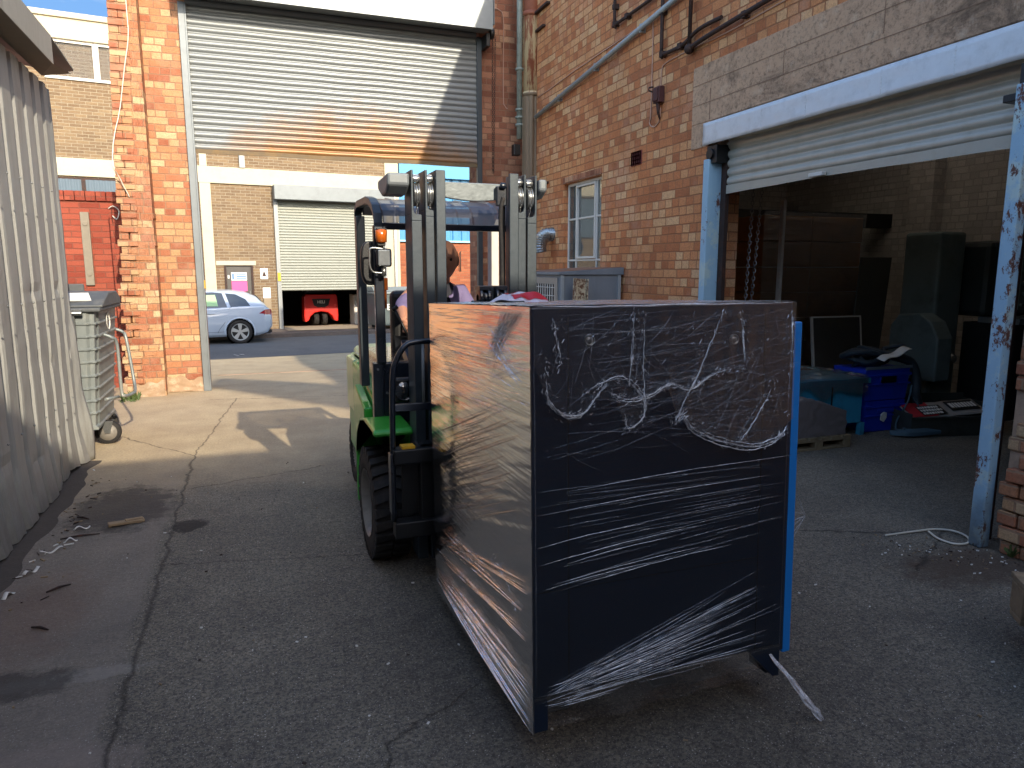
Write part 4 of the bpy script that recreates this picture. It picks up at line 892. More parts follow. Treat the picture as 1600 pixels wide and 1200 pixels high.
for cx in (0, -2.58):
    for s_ in (-1, 1):
        m = MB(); m.lathe([(s_*.66, .20), (s_*.66, .30), (s_*.68, .315), (s_*.82, .315), (s_*.85, .30), (s_*.855, .225), (s_*.80, .22)], (cx, 0, .315), 1, 40); wheel = m.build('wheel', M['rubber'], car, local=True)
        m = MB(); m.lathe([(s_*.80, .0), (s_*.80, .205)], (cx, 0, .315), 1, 30); m.build('brake_disc', M['black'], wheel, local=True)
        m = MB(); m.lathe([(s_*.80, .215), (s_*.853, .225), (s_*.853, .212), (s_*.81, .20)], (cx, 0, .315), 1, 40); m.cyl((cx, s_*.80, .315), (cx, s_*.85, .315), .045, 16)
        for q in range(5):
            a = 2*math.pi*q/5 + .3; ca, sa = math.cos(a), math.sin(a)
            def P(r_, t_, y): return (cx + ca*r_ - sa*t_, s_*y, .315 + sa*r_ + ca*t_)
            m.add([P(.03,-.025,.845), P(.21,-.055,.845), P(.21,.055,.845), P(.03,.025,.845), P(.03,-.025,.81), P(.21,-.05,.80), P(.21,.05,.80), P(.03,.025,.81)], [(0,1,2,3),(4,5,1,0),(5,6,2,1),(6,7,3,2),(7,4,0,3)])
        m.build('rim', paint('alloy', '#b9bab8', .35, .5, var=.1) if 'alloy' not in M else M['alloy'], wheel, local=True)

# ---------------------------------------------------------------- red lift truck in the far bay
rt = thing('red_forklift', 'red forklift parked inside the dark bay across the street, seen from behind', 'forklift', tuple(FM @ Vector((-1.11, 1.3, .1))), FR)
m = MB(); prof_ = [(-.55, .12), (-.50, .12), (-.42, .16), (-.36, .30), (-.22, .42), (0, .46), (.22, .42), (.36, .30), (.42, .16), (.50, .12), (.55, .12), (.57, .3), (.55, .95), (.50, 1.03), (-.50, 1.03), (-.55, .95), (-.57, .3)]
m.prism(prof_, 1, 0, .45); m.build('counterweight', M['red_paint'], rt, local=True, bevel=.03)
m = MB(); m.prism([(-.30, .88), (.30, .88), (.24, .66), (.12, .60), (-.12, .60), (-.24, .66)], 1, -.012, .0); gr_ = m.build('grille', M['black'], rt, local=True)
m = MB(); m.text('HELI', .13, Matrix.Translation((0, -.016, .77)) @ Matrix.Rotation(R(90), 4, 'X'), .002, .003); m.build('lettering', M['white'], gr_, local=True)
m = MB(); m.box(-.56, .56, -.008, 0, .535, .55); m.build('seam', M['black'], rt, local=True)
for s_ in (-1, 1):
    m = MB(); m.lathe([(-.07, .12), (-.08, .2), (.08, .2), (.07, .12)], (s_*.14, .3, .205), 0, 24); m.build('wheel', M['rubber'], rt, local=True)
    m = MB(); m.box(s_*.46-.03, s_*.46+.03, .2, .26, 1.03, 1.95); m.build('guard_post', M['black'], rt, local=True)
m = MB(); m.box(-.45, .45, .15, .6, 1.03, 1.25); m.build('seat', M['black'], rt, local=True, bevel=.05)
m = MB(); m.box(.22, .42, .1, .15, 1.16, 1.26); m.build('rear_lamp', M['lens'], rt, local=True)
m = MB(); m.box(-.5, .5, .15, 1.4, 1.95, 2.0); m.build('guard_roof', M['black'], rt, local=True)
# things in the bay
def top(name, mb, mat, label, cat, group=None, bevel=0, **k): return tag(mb.build(name, mat, bevel=bevel, **k), label, cat, group)
m = MB(); 
c = FM @ Vector((.35, 1.6, 0)); m.obox((c.x, c.y, -.38+.55), (.7, .6, 1.1), (0, 0, FR)); m.obox((c.x, c.y-.31, -.38+.6), (.6, .02, .8), (0, 0, FR)); top('white_cabinet', m, M['white'], 'pale cabinet at the right side of the far dark bay', 'cabinet', bevel=.01)

# ---------------------------------------------------------------- dark wheeled bin with lettering, across the street
vb = thing('commercial_bin', 'dark grey four-wheeled commercial bin with white lettering across the street', 'bin', (4.25, 22.55, -.38), R(6.4))
m = MB(); m.add([(-.62,-.45,.22),(.62,-.45,.22),(.62,.45,.22),(-.62,.45,.22),(-.68,-.55,1.2),(.68,-.55,1.2),(.68,.55,1.2),(-.68,.55,1.2)], [(3,2,1,0),(4,5,6,7),(0,1,5,4),(1,2,6,5),(2,3,7,6),(3,0,4,7)]); m.build('body', M['veolia_grey'], vb, local=True, bevel=.03)
m = MB(); m.box(-.72, .72, -.6, .6, 1.2, 1.26); m.prism([(-.6, 1.27), (.6, 1.27), (.5, 1.4), (-.3, 1.42)], 0, -.7, .7); m.build('lid', M['bin_grey'], vb, local=True, bevel=.015)
TM = Matrix.Rotation(R(84), 4, 'X')
m = MB(); m.text('VEOLIA', .27, Matrix.Translation((-.02, -.53, .79)) @ TM, .004, .004)
m.box(-.45, .5, -.475, -.468, .52, .58); m.build('lettering', M['white'], vb, local=True)
for sx in (-.5, .5):
    for sy in (-.35, .35):
        m = MB(); m.lathe([(-.03, .04), (-.03, .1), (.03, .1), (.03, .04)], (sx, sy, .1), 0, 20); m.box(sx-.04, sx-.032, sy-.03, sy+.03, .1, .22); m.box(sx+.032, sx+.04, sy-.03, sy+.03, .1, .22); m.build('wheel', M['rubber'], vb, local=True)

# ---------------------------------------------------------------- galvanised wheeled bin by the shed
gb = thing('wheeled_bin', 'galvanised grey wheeled bin with dark lid and tubular handle behind the shed corner', 'bin', (-1.75, 7.28, 0), 0)
BW = .50; BL0, BL1 = -.38, .62
m = MB(); NZ = 26
def binpt(a, b):
    # a around the perimeter, b upwards; ribbed panels
    hx0, hx1, hy0, hy1 = -.6, .555, -.5, .5; f = .86 + .14*b
    per = [(hx0, hy0), (hx1, hy0), (hx1, hy1), (hx0, hy1)]; L = [hx1-hx0, hy1-hy0]*2; tot = sum(L); s_ = a*tot
    for i in range(4):
        if s_ <= L[i] + 1e-9: break
        s_ -= L[i]
    p, q = per[i], per[(i+1) % 4]; t = min(1, s_/L[i]); x, y = p[0]+(q[0]-p[0])*t, p[1]+(q[1]-p[1])*t
    cr = .05; x = max(hx0, min(hx1, x)); 
    z = .21 + b*1.0; ribs = .012 if (b*9.0) % 1.0 < .16 else 0
    k_ = 1 + ribs/.45
    # cut corners
    ex, ey = (hx1+hx0)/2, 0
    dx, dy = x-ex, y-ey; nx_, ny_ = abs(dx)/(.58), abs(dy)/.5
    if nx_ > .9 and ny_ > .86: dx *= .975; dy *= .965
    return (ex + dx*f*k_, ey + dy*f*k_, z)
m.grid(120, 110, binpt, False); body = m.build('body', M['bin_grey'], gb, local=True)
m = MB(); m.box(-.53, .48, -.43, .43, .19, .215); m.build('base', M['bin_grey'], gb, local=True)
m = MB(); m.box(-.64, .59, -.53, .53, 1.205, 1.24); m.build('rim', M['bin_lid'], gb, local=True, bevel=.012)
m = MB(); m.prism([(-.47, 1.24), (.47, 1.24), (.45, 1.30), (.28, 1.36), (-.1, 1.36), (-.35, 1.30), (-.47, 1.26)], 0, -.63, .60); m.build('lid', M['bin_lid'], gb, local=True, bevel=.015)
m = MB(); m.box(-.5, .3, .47, .50, 1.22, 1.42); m.build('lid_flap', M['bin_lid'], gb, local=True, bevel=.01)
m = MB(); m.obox((.40, -.32, 1.325), (.17, .16, .006), (.38, 0, .3)); m.build('paper_scrap', M['paper'], gb, local=True)
m = MB(); m.tube(smoothpath([(0.560, -0.30, 1.00), (0.620, -0.30, 0.97), (0.650, -0.26, 0.90), (0.650, -0.24, 0.50), (0.670, -0.22, 0.44), (0.710, 0.00, 0.43), (0.710, 0.10, 0.44), (0.690, 0.22, 0.52), (0.650, 0.26, 0.90), (0.620, 0.30, 0.97), (0.560, 0.30, 1.00)], 6), .014, 10); m.tube([(.54, -.36, .44), (.62, -.22, .435)], .014, 8); m.build('handle', M['bin_grey'], gb, local=True)
m = MB(); m.lathe([(-.008, .06), (-.008, .075), (.0, .075)], (.567, -.05, 1.1), 0, 20); m.build('badge', M['white'], gb, local=True)
m = MB(); 
for y in (-.55, -.52): m.box(.36, .40, y, y+.012, .98, 1.2)
m.cyl((.1, -.56, 1.2), (.46, -.56, 1.2), .016, 8); m.box(.2, .46, -.56, -.53, 1.18, 1.23); m.build('latch', M['steel'], gb, local=True, bevel=.003)
for sx, sy in ((.50, -.14), (.40, .36), (-.5, .32), (-.5, -.32)):
    m = MB(); m.lathe([(-.022, .05), (-.026, .10), (-.018, .108), (.018, .108), (.026, .10), (.022, .05)], (sx, sy, .108), 1, 28)
    wl = m.build('wheel', M['rubber'], gb, local=True)
    m = MB(); m.lathe([(-.024, .0), (-.024, .085), (.024, .085), (.024, 0)], (sx, sy, .108), 1, 24); m.build('rim', M['rim'], wl, local=True)
    m = MB(); m.prism([(sx-.05, .21), (sx+.05, .21), (sx+.02, .1), (sx-.02, .1)], 1, sy-.038, sy-.032); m.prism([(sx-.05, .21), (sx+.05, .21), (sx+.02, .1), (sx-.02, .1)], 1, sy+.032, sy+.038); m.build('fork', M['steel'], gb, local=True)

# ---------------------------------------------------------------- grey cabinet, condenser unit and rusty channel by the window wall
cb = thing('metal_cabinet', 'blue grey metal cabinet with a wire grille in its side against the brick wall', 'cabinet', (3.45, 7.4, 0))
m = MB(); m.box(3.10, 3.82, 6.91, 7.95, 0.05, 1.50); m.build('body', M['grey_cab'], cb, bevel=.006)
m = MB(); m.prism([(3.07, 1.50), (3.84, 1.50), (3.84, 1.578), (3.07, 1.53)], 1, 6.89, 7.98); m.build('top', [M['grey_cab'], M['galv']], cb, bevel=.004)
m = MB(); m.prism([(3.09, 1.532), (3.83, 1.580), (3.83, 1.584), (3.09, 1.536)], 1, 6.93, 7.95); m.build('rusty_top_skin', paint('rusty_top', '#8d6a55', .7, .1, dirt='#6c7781', dirt_amt=.5, scale=4), cb)
m = MB(); m.box(3.10, 3.135, 6.895, 6.91, .1, 1.495); m.box(3.775, 3.81, 6.895, 6.91, .1, 1.495); m.box(3.135, 3.775, 6.895, 6.91, .1, .14); m.build('front_frame', paint('frame_pale', '#8f989d', .5, .1, var=.15), cb, bevel=.002)
m = MB(); m.box(3.094, 3.10, 7.04, 7.82, .2, 1.4); m.build('grille_recess', M['black'], cb)
m = MB()
for i in range(13): m.cyl((3.088, 7.04+i*.065, .2), (3.088, 7.04+i*.065, 1.4), .004, 6)
for i in range(14): m.cyl((3.086, 7.04, .22+i*.088), (3.086, 7.82, .22+i*.088), .004, 6)
m.build('wire_grille', M['white'], cb)
m = MB(); m.box(3.085, 3.10, 6.97, 7.04, .1, 1.47); m.box(3.085, 3.10, 7.82, 7.89, .1, 1.47); m.box(3.085, 3.10, 7.04, 7.82, 1.4, 1.47); m.build('grille_frame', M['galv'], cb, bevel=.003)
m = MB(); m.box(3.82, 3.85, 7.1, 7.8, .3, 1.3); m.build('wall_spacer', M['black'], cb)
m = MB(); Mx = Matrix.Translation((3.145, 6.62, 0)) @ Matrix.Rotation(R(-4), 4, 'X') @ Matrix.Rotation(R(4), 4, 'Y') @ Matrix.Rotation(R(-90), 4, 'Z')
m.box(-.03, -.02, -.075, .075, 0, 1.47, Mx); m.box(-.02, .03, -.075, -.063, 0, 1.47, Mx); m.box(-.02, .03, .063, .075, 0, 1.47, Mx)
def m_rustwhite():
    t = NT('peeling_white_rust'); c = t.mix(t.ramp(t.noise(22, 8, .8), [(.47, 0.0), (.53, 1.0)]), '#b3a88f', '#5f3f2a'); return t.done(t.bsdf(c, .8, 0, t.bump(t.noise(22, 8, .8), .6, .005)))
M['rustwhite'] = m_rustwhite()
top('rusty_channel', m, M['rustwhite'], 'peeling white rusty steel channel leaning upright against the grey cabinet', 'steel channel')

# ---------------------------------------------------------------- goods inside the dark doorway
random.seed(31)
def pallet(mb, x0, x1, y0, y1, z0=0.0, h=.13):
    n = 6
    for i in range(n): a = x0 + (x1-x0-.09)*i/(n-1); mb.box(a, a+.09, y0, y1, z0+h-.02, z0+h)
    for a in (x0, (x0+x1)/2-.04, x1-.08): 
        for b in (y0, (y0+y1)/2-.05, y1-.1): mb.box(a, a+.08, b, b+.1, z0+.02, z0+h-.02-.018)
    for b in (y0, (y0+y1)/2-.05, y1-.1): mb.box(x0, x1, b, b+.1, z0+h-.038, z0+h-.0201); mb.box(x0, x1, b, b+.1, z0, z0+.02)
st = thing('wrapped_crate_stack', 'tall stack of brown crates in stretch film behind the doorway chain', 'crates', (6.2, 7.1, 0))
m = MB(); pallet(m, 5.45, 6.95, 6.62, 7.45); m.build('pallet', M['bark_wood'], st, bevel=.003)
m = MB()
for i in range(7): m.box(5.48 + rnd(-.01,.01), 6.15, 6.66 + rnd(-.01,.01), 7.4, .14 + i*.29, .14 + i*.29 + .28); m.box(6.17, 6.92 + rnd(-.01,.01), 6.66 + rnd(-.01,.01), 7.4, .14 + i*.29, .14 + i*.29 + .28)
m.build('crates', M['cardboard'], st, bevel=.006)
m = MB(); m.grid(30, 20, lambda a, b: (5.46 + a*1.49, 6.645 + .008*fn(a*20, b*6), .2 + b*2.0)); m.build('film', m_film('crate_film', .05, .06, .15, (2, 3, 30), 1.0, ext=2.0), st)
ds = MB(); ds.obox((6.95, 6.52, .85), (.46, .03, 1.7), (R(4), 0, 0)); top('dark_board', ds, paint('dark_board', '#55554f', .6), 'dark upright board leaning on the wrapped crate stack', 'board', bevel=.003)
m = MB(); m.box(5.17, 5.2, 6.0, 6.05, 0, 2.25)
for i in range(46): m.box(5.163, 5.1695, 6.008, 6.042, .2 + i*.044, .222 + i*.044)
top('perforated_post', m, M['white'], 'slim silver perforated metal post standing inside the doorway', 'post')
m = MB(); chain(m, (4.5, 5.62, 3.1), (4.28, 5.42, .9), .045, .004, .014, .06); top('door_chain', m, M['steel'], 'left, lower slanting strand of chain hanging just inside the doorway', 'chain')
m = MB(); chain(m, (4.62, 5.62, 3.1), (4.40, 5.5, .9), .045, .004, .014, .03); top('door_chain', m, M['steel'], 'right strand of chain hanging just inside the doorway, nearer the crates', 'chain')
tb = thing('teal_workbench', 'teal painted steel bench covered with crumpled clear film', 'bench', (5.1, 5.3, 0))
TX0, TX1, TY0, TY1 = 4.55, 5.46, 5.02, 5.65
m = MB(); m.box(TX0+.03, TX1-.06, TY0+.03, TY1-.03, .12, .50); m.build('cabinet', M['teal'], tb, bevel=.006)
m = MB(); m.box(TX0, TX1, TY0, TY1, .50, .55); m.build('top', M['teal'], tb, bevel=.005)
for x, y in ((TX0+.02, TY0+.02), (TX1-.07, TY0+.02), (TX0+.02, TY1-.07), (TX1-.07, TY1-.07)):
    m = MB(); m.box(x, x+.05, y, y+.05, 0, .12); m.build('leg', M['teal'], tb)
m = MB(); m.box(5.02, 5.03, TY0+.02, TY0+.03, .14, .48); m.build('door_seam', M['black'], tb)
m = MB(); 
def drapept(a, b):
    x = TX0 - .05 + a*(TX1-TX0+.0); y = TY0 - .1 + b*.7; z = .575 + .035*abs(fn(x*7, y*7)) + .008*fn(x*22, y*20, 2) + .03*math.exp(-((a-.6)/.2)**2)
    if y < TY0: z = .575 - (TY0 - y)*(1.5 + 1.2*fn(x*5)); y = TY0 - .015 - .006*fn(x*9, z*9)
    return (x, y, z)
m.grid(70, 50, drapept, False)
top('loose_film', m, m_film('loose_film', .07, .04, .12, (12, 12, 12), .5, ext=1.0), 'crumpled clear plastic film draped over the teal bench', 'plastic film')
wp = thing('wrapped_pallet', 'small pallet of grey shrink-wrapped goods in front of the teal bench', 'pallet', (4.7, 4.95, 0))
m = MB(); pallet(m, 4.25, 4.95, 4.72, 5.0, 0, .11); m.build('pallet', paint('pallet_wood', '#8c7a5c', .85, var=.3, scale=14, dirt='#4a3c2c', dirt_amt=.5), wp, bevel=.003)
m = MB(); 
def goods(a, b):
    x = 4.28 + a*.62; 
    if b < .5: t = b*2; return (x + .03*fn(x*6, t*3), 4.74 - .01*fn(a*12, b*9), .115 + t*(.34 - .2*max(0, a-.35)) + .01*fn(a*9, 4))
    t = (b-.5)*2; return (x, 4.74 + t*.26, .455 - .2*max(0, a-.35) + .012*fn(a*10, t*8))
m.grid(30, 30, goods); m.build('goods', paint('wrapped_goods', '#756c69', .35, 0, var=.25, scale=9, coat=.5, bump=.6, bscale=30), wp)
lp = MB(); Mx = Matrix.Translation((6.35, 6.25, .0)) @ Matrix.Rotation(R(-8), 4, 'X')
lp.box(-.36, .33, -.012, 0, .25, 1.02, Mx)
lpo = thing('leaning_panel', 'pale-edged sheet metal panel leaning behind the teal bench', 'panel', (6.35, 6.25, 0)); lp.build('sheet', paint('tarnished_sheet', '#6b6660', .35, .6, var=.35, scale=2.5, dirt='#7c6a45', dirt_amt=.4), lpo)
lp = MB(); lp.box(-.385, -.36, -.02, .005, .25, 1.02, Mx); lp.box(.33, .345, -.02, .005, .25, 1.02, Mx); lp.box(-.385, .345, -.02, .005, 1.02, 1.035, Mx); lp.build('edge_strip', M['white'], lpo, each=True)
lbx = MB(); lbx.box(5.95, 6.8, 6.05, 6.3, 0, .42); top('brown_box', lbx, M['cardboard'], 'low brown crate under the leaning sheet metal panel', 'crate', bevel=.01)
def crate(name, x0, x1, y0, y1, z0, z1, label, mat):
    c = thing(name, label, 'crate', ((x0+x1)/2, (y0+y1)/2, z0), group='blue crates stacked by the bench')
    m = MB(); e = .015
    m.add([(x0+e,y0+e,z0),(x1-e,y0+e,z0),(x1-e,y1-e,z0),(x0+e,y1-e,z0),(x0,y0,z1),(x1,y0,z1),(x1,y1,z1),(x0,y1,z1)], [(3,2,1,0),(4,5,6,7),(0,1,5,4),(1,2,6,5),(2,3,7,6),(3,0,4,7)]); m.build('tub', mat, c, bevel=.008)
    m = MB(); m.box(x0-.012, x1+.012, y0-.012, y1+.012, z1-.07, z1-.045); m.box(x0-.008, x1+.008, y0-.01, y1+.01, z1-.155, z1-.14); m.box((x0+x1)/2-.1, (x0+x1)/2+.1, y0-.014, y0, z1-.115, z1-.075); m.build('rim', mat, c, bevel=.004)
    return c
c = crate('blue_crate', 5.47, 5.97, 5.07, 5.45, .005, .31, 'lower dark blue plastic crate with a torn white label', M['blue_crate'])
m = MB(); m.prism([(5.66, .12), (5.70, .1), (5.73, .14), (5.73, .19), (5.69, .2), (5.66, .17)], 1, 5.055, 5.066); m.build('torn_label', M['paper'], c)
c = crate('blue_crate', 5.42, 5.98, 5.05, 5.45, .315, .62, 'upper bright blue plastic crate with hand slot, under the hoses', M['blue_crate'])
m = MB(); m.box(5.60, 5.79, 5.03, 5.0355, .49, .55); m.build('hand_slot', M['black'], c)
m = MB(); m.box(5.41, 5.99, 5.035, 5.05, .62, .645); m.build('grey_edge', M['grey_cab'], c)
m = MB(); random.seed(4)
for q in range(9):
    r_ = rnd(.08, .2); cx, cy = 5.72 + rnd(-.12, .15), 5.25 + rnd(-.08, .1); zz = .65 + q*.016
    m.tube(smoothpath([(cx + r_*1.3*math.cos(a_), cy + r_*.8*math.sin(a_), zz + .03*math.sin(a_*2+q)) for a_ in [2*math.pi*i/8 + q for i in range(8)]], 4), rnd(.018, .03), 8)
m.tube(smoothpath([(5.9, 5.2, .72), (6.05, 5.12, .66), (6.1, 5.08, .5), (6.08, 5.05, .35), (6.12, 5.03, .2)], 6), .045, 10)
top('hose_heap', m, paint('dark_hose', '#27353f', .6, var=.4, scale=9, dirt='#131516'), 'heap of dark blue hoses piled on the blue crates', 'hoses')
m = MB(); m.grid(14, 5, lambda a, b: (5.58 + a*.34, 5.0 + b*.09, .70 + a*.10 + .012*math.sin(a*9) + .02*b)); top('white_rag', m, M['paper'], 'bright white paper strip lying on the heap of hoses', 'paper', sol=.006)
m = MB()
for q in range(3):
    pts = smoothpath([(6.05 - .02*q, 5.0, .3), (6.0 + .03*q, 4.9, .12), (5.9, 4.86, .02 + .012*q), (5.6 + .06*q, 4.88 - .02*q, .02 + .012*q), (5.75, 4.76, .02 + .014*q), (6.05, 4.72, .03 + .01*q)], 8)
    vs = []; 
    for p in pts: vs += [p, p + Vector((.01, .03, .035))]
    m.add(vs, [(2*i, 2*i+1, 2*i+3, 2*i+2) for i in range(len(pts)-1)])
m.tube(smoothpath([(5.98, 5.02, .45), (5.9, 4.98, .3), (5.78, 4.98, .12), (5.76, 4.96, .01)], 6), .008, 6)
top('webbing_strap', m, M['strap'], 'blue grey webbing strap coiled on the floor by the crates', 'strap', sol=.003)
ty = thing('metal_tray', 'dirty grey metal tray on the workshop floor near the door post', 'tray', (6.2, 4.8, 0))
Mx = Matrix.Translation((6.28, 4.95, 0)) @ Matrix.Rotation(R(-14), 4, 'Z')
m = MB(); m.box(-.46, .46, -.26, .26, .0, .012, Mx)
for a in ((-.46, .46, -.27, -.26, .0, .19), (-.46, .46, .26, .27, .0, .32), (-.47, -.46, -.27, .27, 0, .22), (.46, .47, -.27, .27, 0, .27)): m.box(*a, Mx)
m.box(-.48, .48, -.285, -.27, .17, .19, Mx); m.build('tray', paint('tray_grey', '#4d504b', .55, .4, var=.35, scale=9, dirt='#2b2a27', dirt_amt=.6), ty, bevel=.004)
Mn = Mx @ Matrix.Translation((-.02, -.08, .225)) @ Matrix.Rotation(R(20), 4, 'X') @ Matrix.Rotation(R(-4), 4, 'Y')
nb = thing('printed_sheet', 'creased red, white and black printed sheet lying on the metal tray', 'printed sheet', tuple(Mn @ Vector((0,0,0))))
m = MB(); m.grid(20, 6, lambda a, b: Mn @ Vector((-.38 + a*.76, -.13 + b*.26, .008*fn(a*9, b*4)))); m.build('sheet', M['newsprint'], nb, sol=.004)
m = MB(); m.box(-.37, -.12, -.12, .12, .012, .016, Mn); m.build('red_panel', M['cloth_red'], nb)
m = MB(); m.box(-.26, -.02, -.11, .05, .017, .020, Mn); m.box(.06, .34, -.06, .1, .012, .016, Mn); m.build('black_panel', M['black'], nb)
m = MB(); random.seed(8)
for r_ in range(3):
    x = -.25
    while x < -.05: w_ = rnd(.012, .03); m.box(x, x+w_, -.10 + r_*.05, -.10 + r_*.05+.032, .021, .023, Mn); x += w_+.008
x = .08
while x < .31: w_ = rnd(.014, .03); m.box(x, x+w_, -.02, .06, .017, .019, Mn); x += w_+.01
m.build('print', M['paper'], nb, each=True)
# grey machine tool
mt = thing('machine_tool', 'tall grey green machine tool with rounded column in the dark workshop', 'machine', (7.3, 5.7, 0))
m = MB(); m.box(6.85, 7.22, 5.55, 6.0, 0, 1.95); m.build('column', M['machine_grey'], mt, bevel=.03)
m = MB(); m.box(7.26, 7.95, 5.3, 5.9, 1.061, 1.85); m.build('head', paint('machine_dark', '#2d3535', .5, var=.3), mt, bevel=.06)
m = MB(); m.prism([(5.3, .4), (5.9, .4), (5.9, .95), (5.8, 1.08), (5.55, 1.1), (5.4, 1.02), (5.3, .85)], 0, 6.62, 6.84); m.build('guard', M['machine_grey'], mt, bevel=.02)
m = MB(); m.cyl((6.98, 5.55, .62), (6.98, 5.44, .62), .08, 20); m.sphere((6.98, 5.42, .62), .06); m.build('handwheel', M['steel'], mt)
m = MB(); m.box(7.28, 8.0, 5.0, 5.55, .0, 1.0); m.build('base_cabinet', paint('machine_black', '#1c1e1f', .5), mt, bevel=.01)
m = MB(); m.box(7.3, 7.9, 4.96, 5.4, 1.0, 1.06); m.box(7.45, 7.62, 4.95, 4.96, 1.01, 1.05); m.build('tray', M['galv_dark'], mt)
m = MB()
for i in range(5): m.sphere((7.33 + .02*(i%2), 4.985, 1.2 + i*.11), .018, 8, 6)
m.box(7.3, 7.5, 4.99, 5.02, 1.15, 1.75); m.tube(smoothpath([(7.6, 4.98, .72), (7.56, 4.95, .62), (7.6, 4.93, .52), (7.66, 4.95, .6), (7.62, 4.97, .72)], 5), .008, 6); m.build('control_panel', M['machine_grey'], mt)
m = MB(); m.box(7.85, 8.28, 2.0, 4.6, 0, 2.0); top('dark_cupboard', m, paint('cupboard', '#232526', .6), 'large dark cupboard along the workshop back wall', 'cupboard', bevel=.01)

# pallet stub at the right picture edge
pw = thing('wooden_pallet_stack', 'weathered wooden pallet end jutting in at the right picture edge', 'pallet', (2.85, 1.4, 0), R(-38))
m = MB()
m.box(-.25, .75, -.32, .45, .285, .31); m.build('deck_board', M['bark_wood'], pw, local=True, bevel=.004)
m = MB(); m.box(-.25, -.14, -.32, -.19, .16, .283); m.box(-.25, -.14, .3, .43, .16, .283); m.box(.3, .42, -.32, -.19, .16, .283); m.build('block', M['bark_wood'], pw, local=True, bevel=.004, each=True)
m = MB(); m.box(-.25, .75, -.32, -.2, .135, .158); m.box(-.25, .75, .3, .42, .135, .158); m.build('bottom_board', M['bark_wood'], pw, local=True, bevel=.004, each=True)
m = MB(); m.box(-.12, .0, -.28, -.16, 0, .134); m.box(-.12, 0, .25, .37, 0, .134); m.box(.5, .62, -.28, .37, 0, .134); m.build('bearer', M['bark_wood'], pw, local=True, bevel=.004, each=True)

# ---------------------------------------------------------------- the forklift (faces the viewer, carries the wrapped machine)
CX = 1.06
fk = thing('forklift', 'green forklift with dark triple mast lifting the film-wrapped cabinet', 'forklift', (CX, 4.3, 0))
def mir(x): return 2*CX - x
# mast rails
RAILS = [(.742, .792, 3.37, 1.81), (.806, .847, 3.355, 1.83), (.853, .899, 3.335, None)]
for side in (0, 1):
    for i, (a, b, y, cut) in enumerate(RAILS):
        x0, x1 = (a, b) if not side else (mir(b), mir(a))
        m = MB(); zt = 2.012
        if cut is None:
            m.box(x0, x1, y, y+.022, .1, zt); m.box(x0 if not side else x1-.014, x0+.014 if not side else x1, y+.022, y+.15, .1, zt)
        else:
            m.box(x0, x1, y, y+.022, .1, cut-.03)
            # rounded shoulder of the sheave cut-out
            fin = .011; xa, xb = (x0, x0+fin) if not side else (x1, x1-fin); e_ = 1 if not side else -1; xo = x1 if not side else x0
            sh_ = [(xa, cut-.03), (xo, cut-.03), (xo, cut-.005), (xo-.004*e_, cut), (xb+.014*e_, cut+.0), (xb+.004*e_, cut+.006), (xb, cut+.02), (xb, zt), (xa, zt)]
            m.prism([(p, q) for p, q in sh_], 1, y, y+.022)
            m.box(xa, xb, y+.022, y+.15, cut, zt); m.box(xa, xa+.014*e_, y+.022, y+.15, .1, cut)
        m.build('mast_rail', M['mast'], fk, bevel=.003)
        if cut:
            m = MB(); xc = x0 + (x1-x0)/2 + .006*e_; m.lathe([(-.014, .02), (-.014, .058), (-.008, .058), (-.006, .048), (.006, .048), (.008, .058), (.014, .058), (.014, .02)], (xc, y+.055, 1.905), 0, 30)
            m.lathe([(-.006, .049), (-.006, .054), (.006, .054), (.006, .049)], (xc, y+.055, 1.905), 0, 30); m.build('sheave', M['steel'], fk)
            m = MB(); m.cyl((xc-.02, y+.03, 1.975), (xc+.016, y+.03, 1.975), .017, 14); m.obox((xc, y+.06, 1.985), (.03, .06, .02)); m.build('sheave_pin', M['steel'], fk, bevel=.002)
            m = MB(); chain(m, (xc, y+.002, 1.87), (xc, y+.03, 1.815), .016, .0016, .004); m.build('lift_chain', M['steel'], fk)
for side in (0, 1):
    a, b = (.63, .735) if not side else (mir(.735), mir(.69))
    m = MB(); m.prism([(3.36, 1.995), (3.62, 1.985), (3.62, 1.94), (3.52, 1.90), (3.42, 1.905), (3.36, 1.94)], 0, a, b); m.build('tie_block', M['galv_dark'], fk, bevel=.012)
m = MB(); n_ = 16; top_ = [(.899 + (1.221-.899)*i/n_, 1.968) for i in range(n_+1)]; bot_ = [(x, 1.893 - .016*math.sin(math.pi*(i/n_)) + .004) for i, (x, _) in enumerate(top_)]
m.prism(top_ + bot_[::-1], 1, 3.40, 3.425); m.build('mast_crossmember', paint('brushed_beam', '#777e80', .33, .6, var=.3, scale=9, dirt='#5b6062', dirt_amt=.4), fk, bevel=.004)
m = MB(); m.box(1.165, 1.222, 3.37, 3.395, 1.86, 1.955); m.cyl((1.18, 3.36, 1.955), (1.21, 3.36, 1.955), .015, 12); m.build('hose_bracket', M['navy'], fk, bevel=.006)
m = MB(); m.tube(smoothpath([(1.20, 3.37, 1.90), (1.185, 3.37, 1.82), (1.195, 3.38, 1.6), (1.2, 3.39, 1.2)], 6), .011, 8); m.tube(smoothpath([(1.212, 3.40, 1.90), (1.215, 3.41, 1.7), (1.212, 3.41, 1.2)], 6), .009, 8); m.build('hydraulic_hose', M['rubber'], fk)
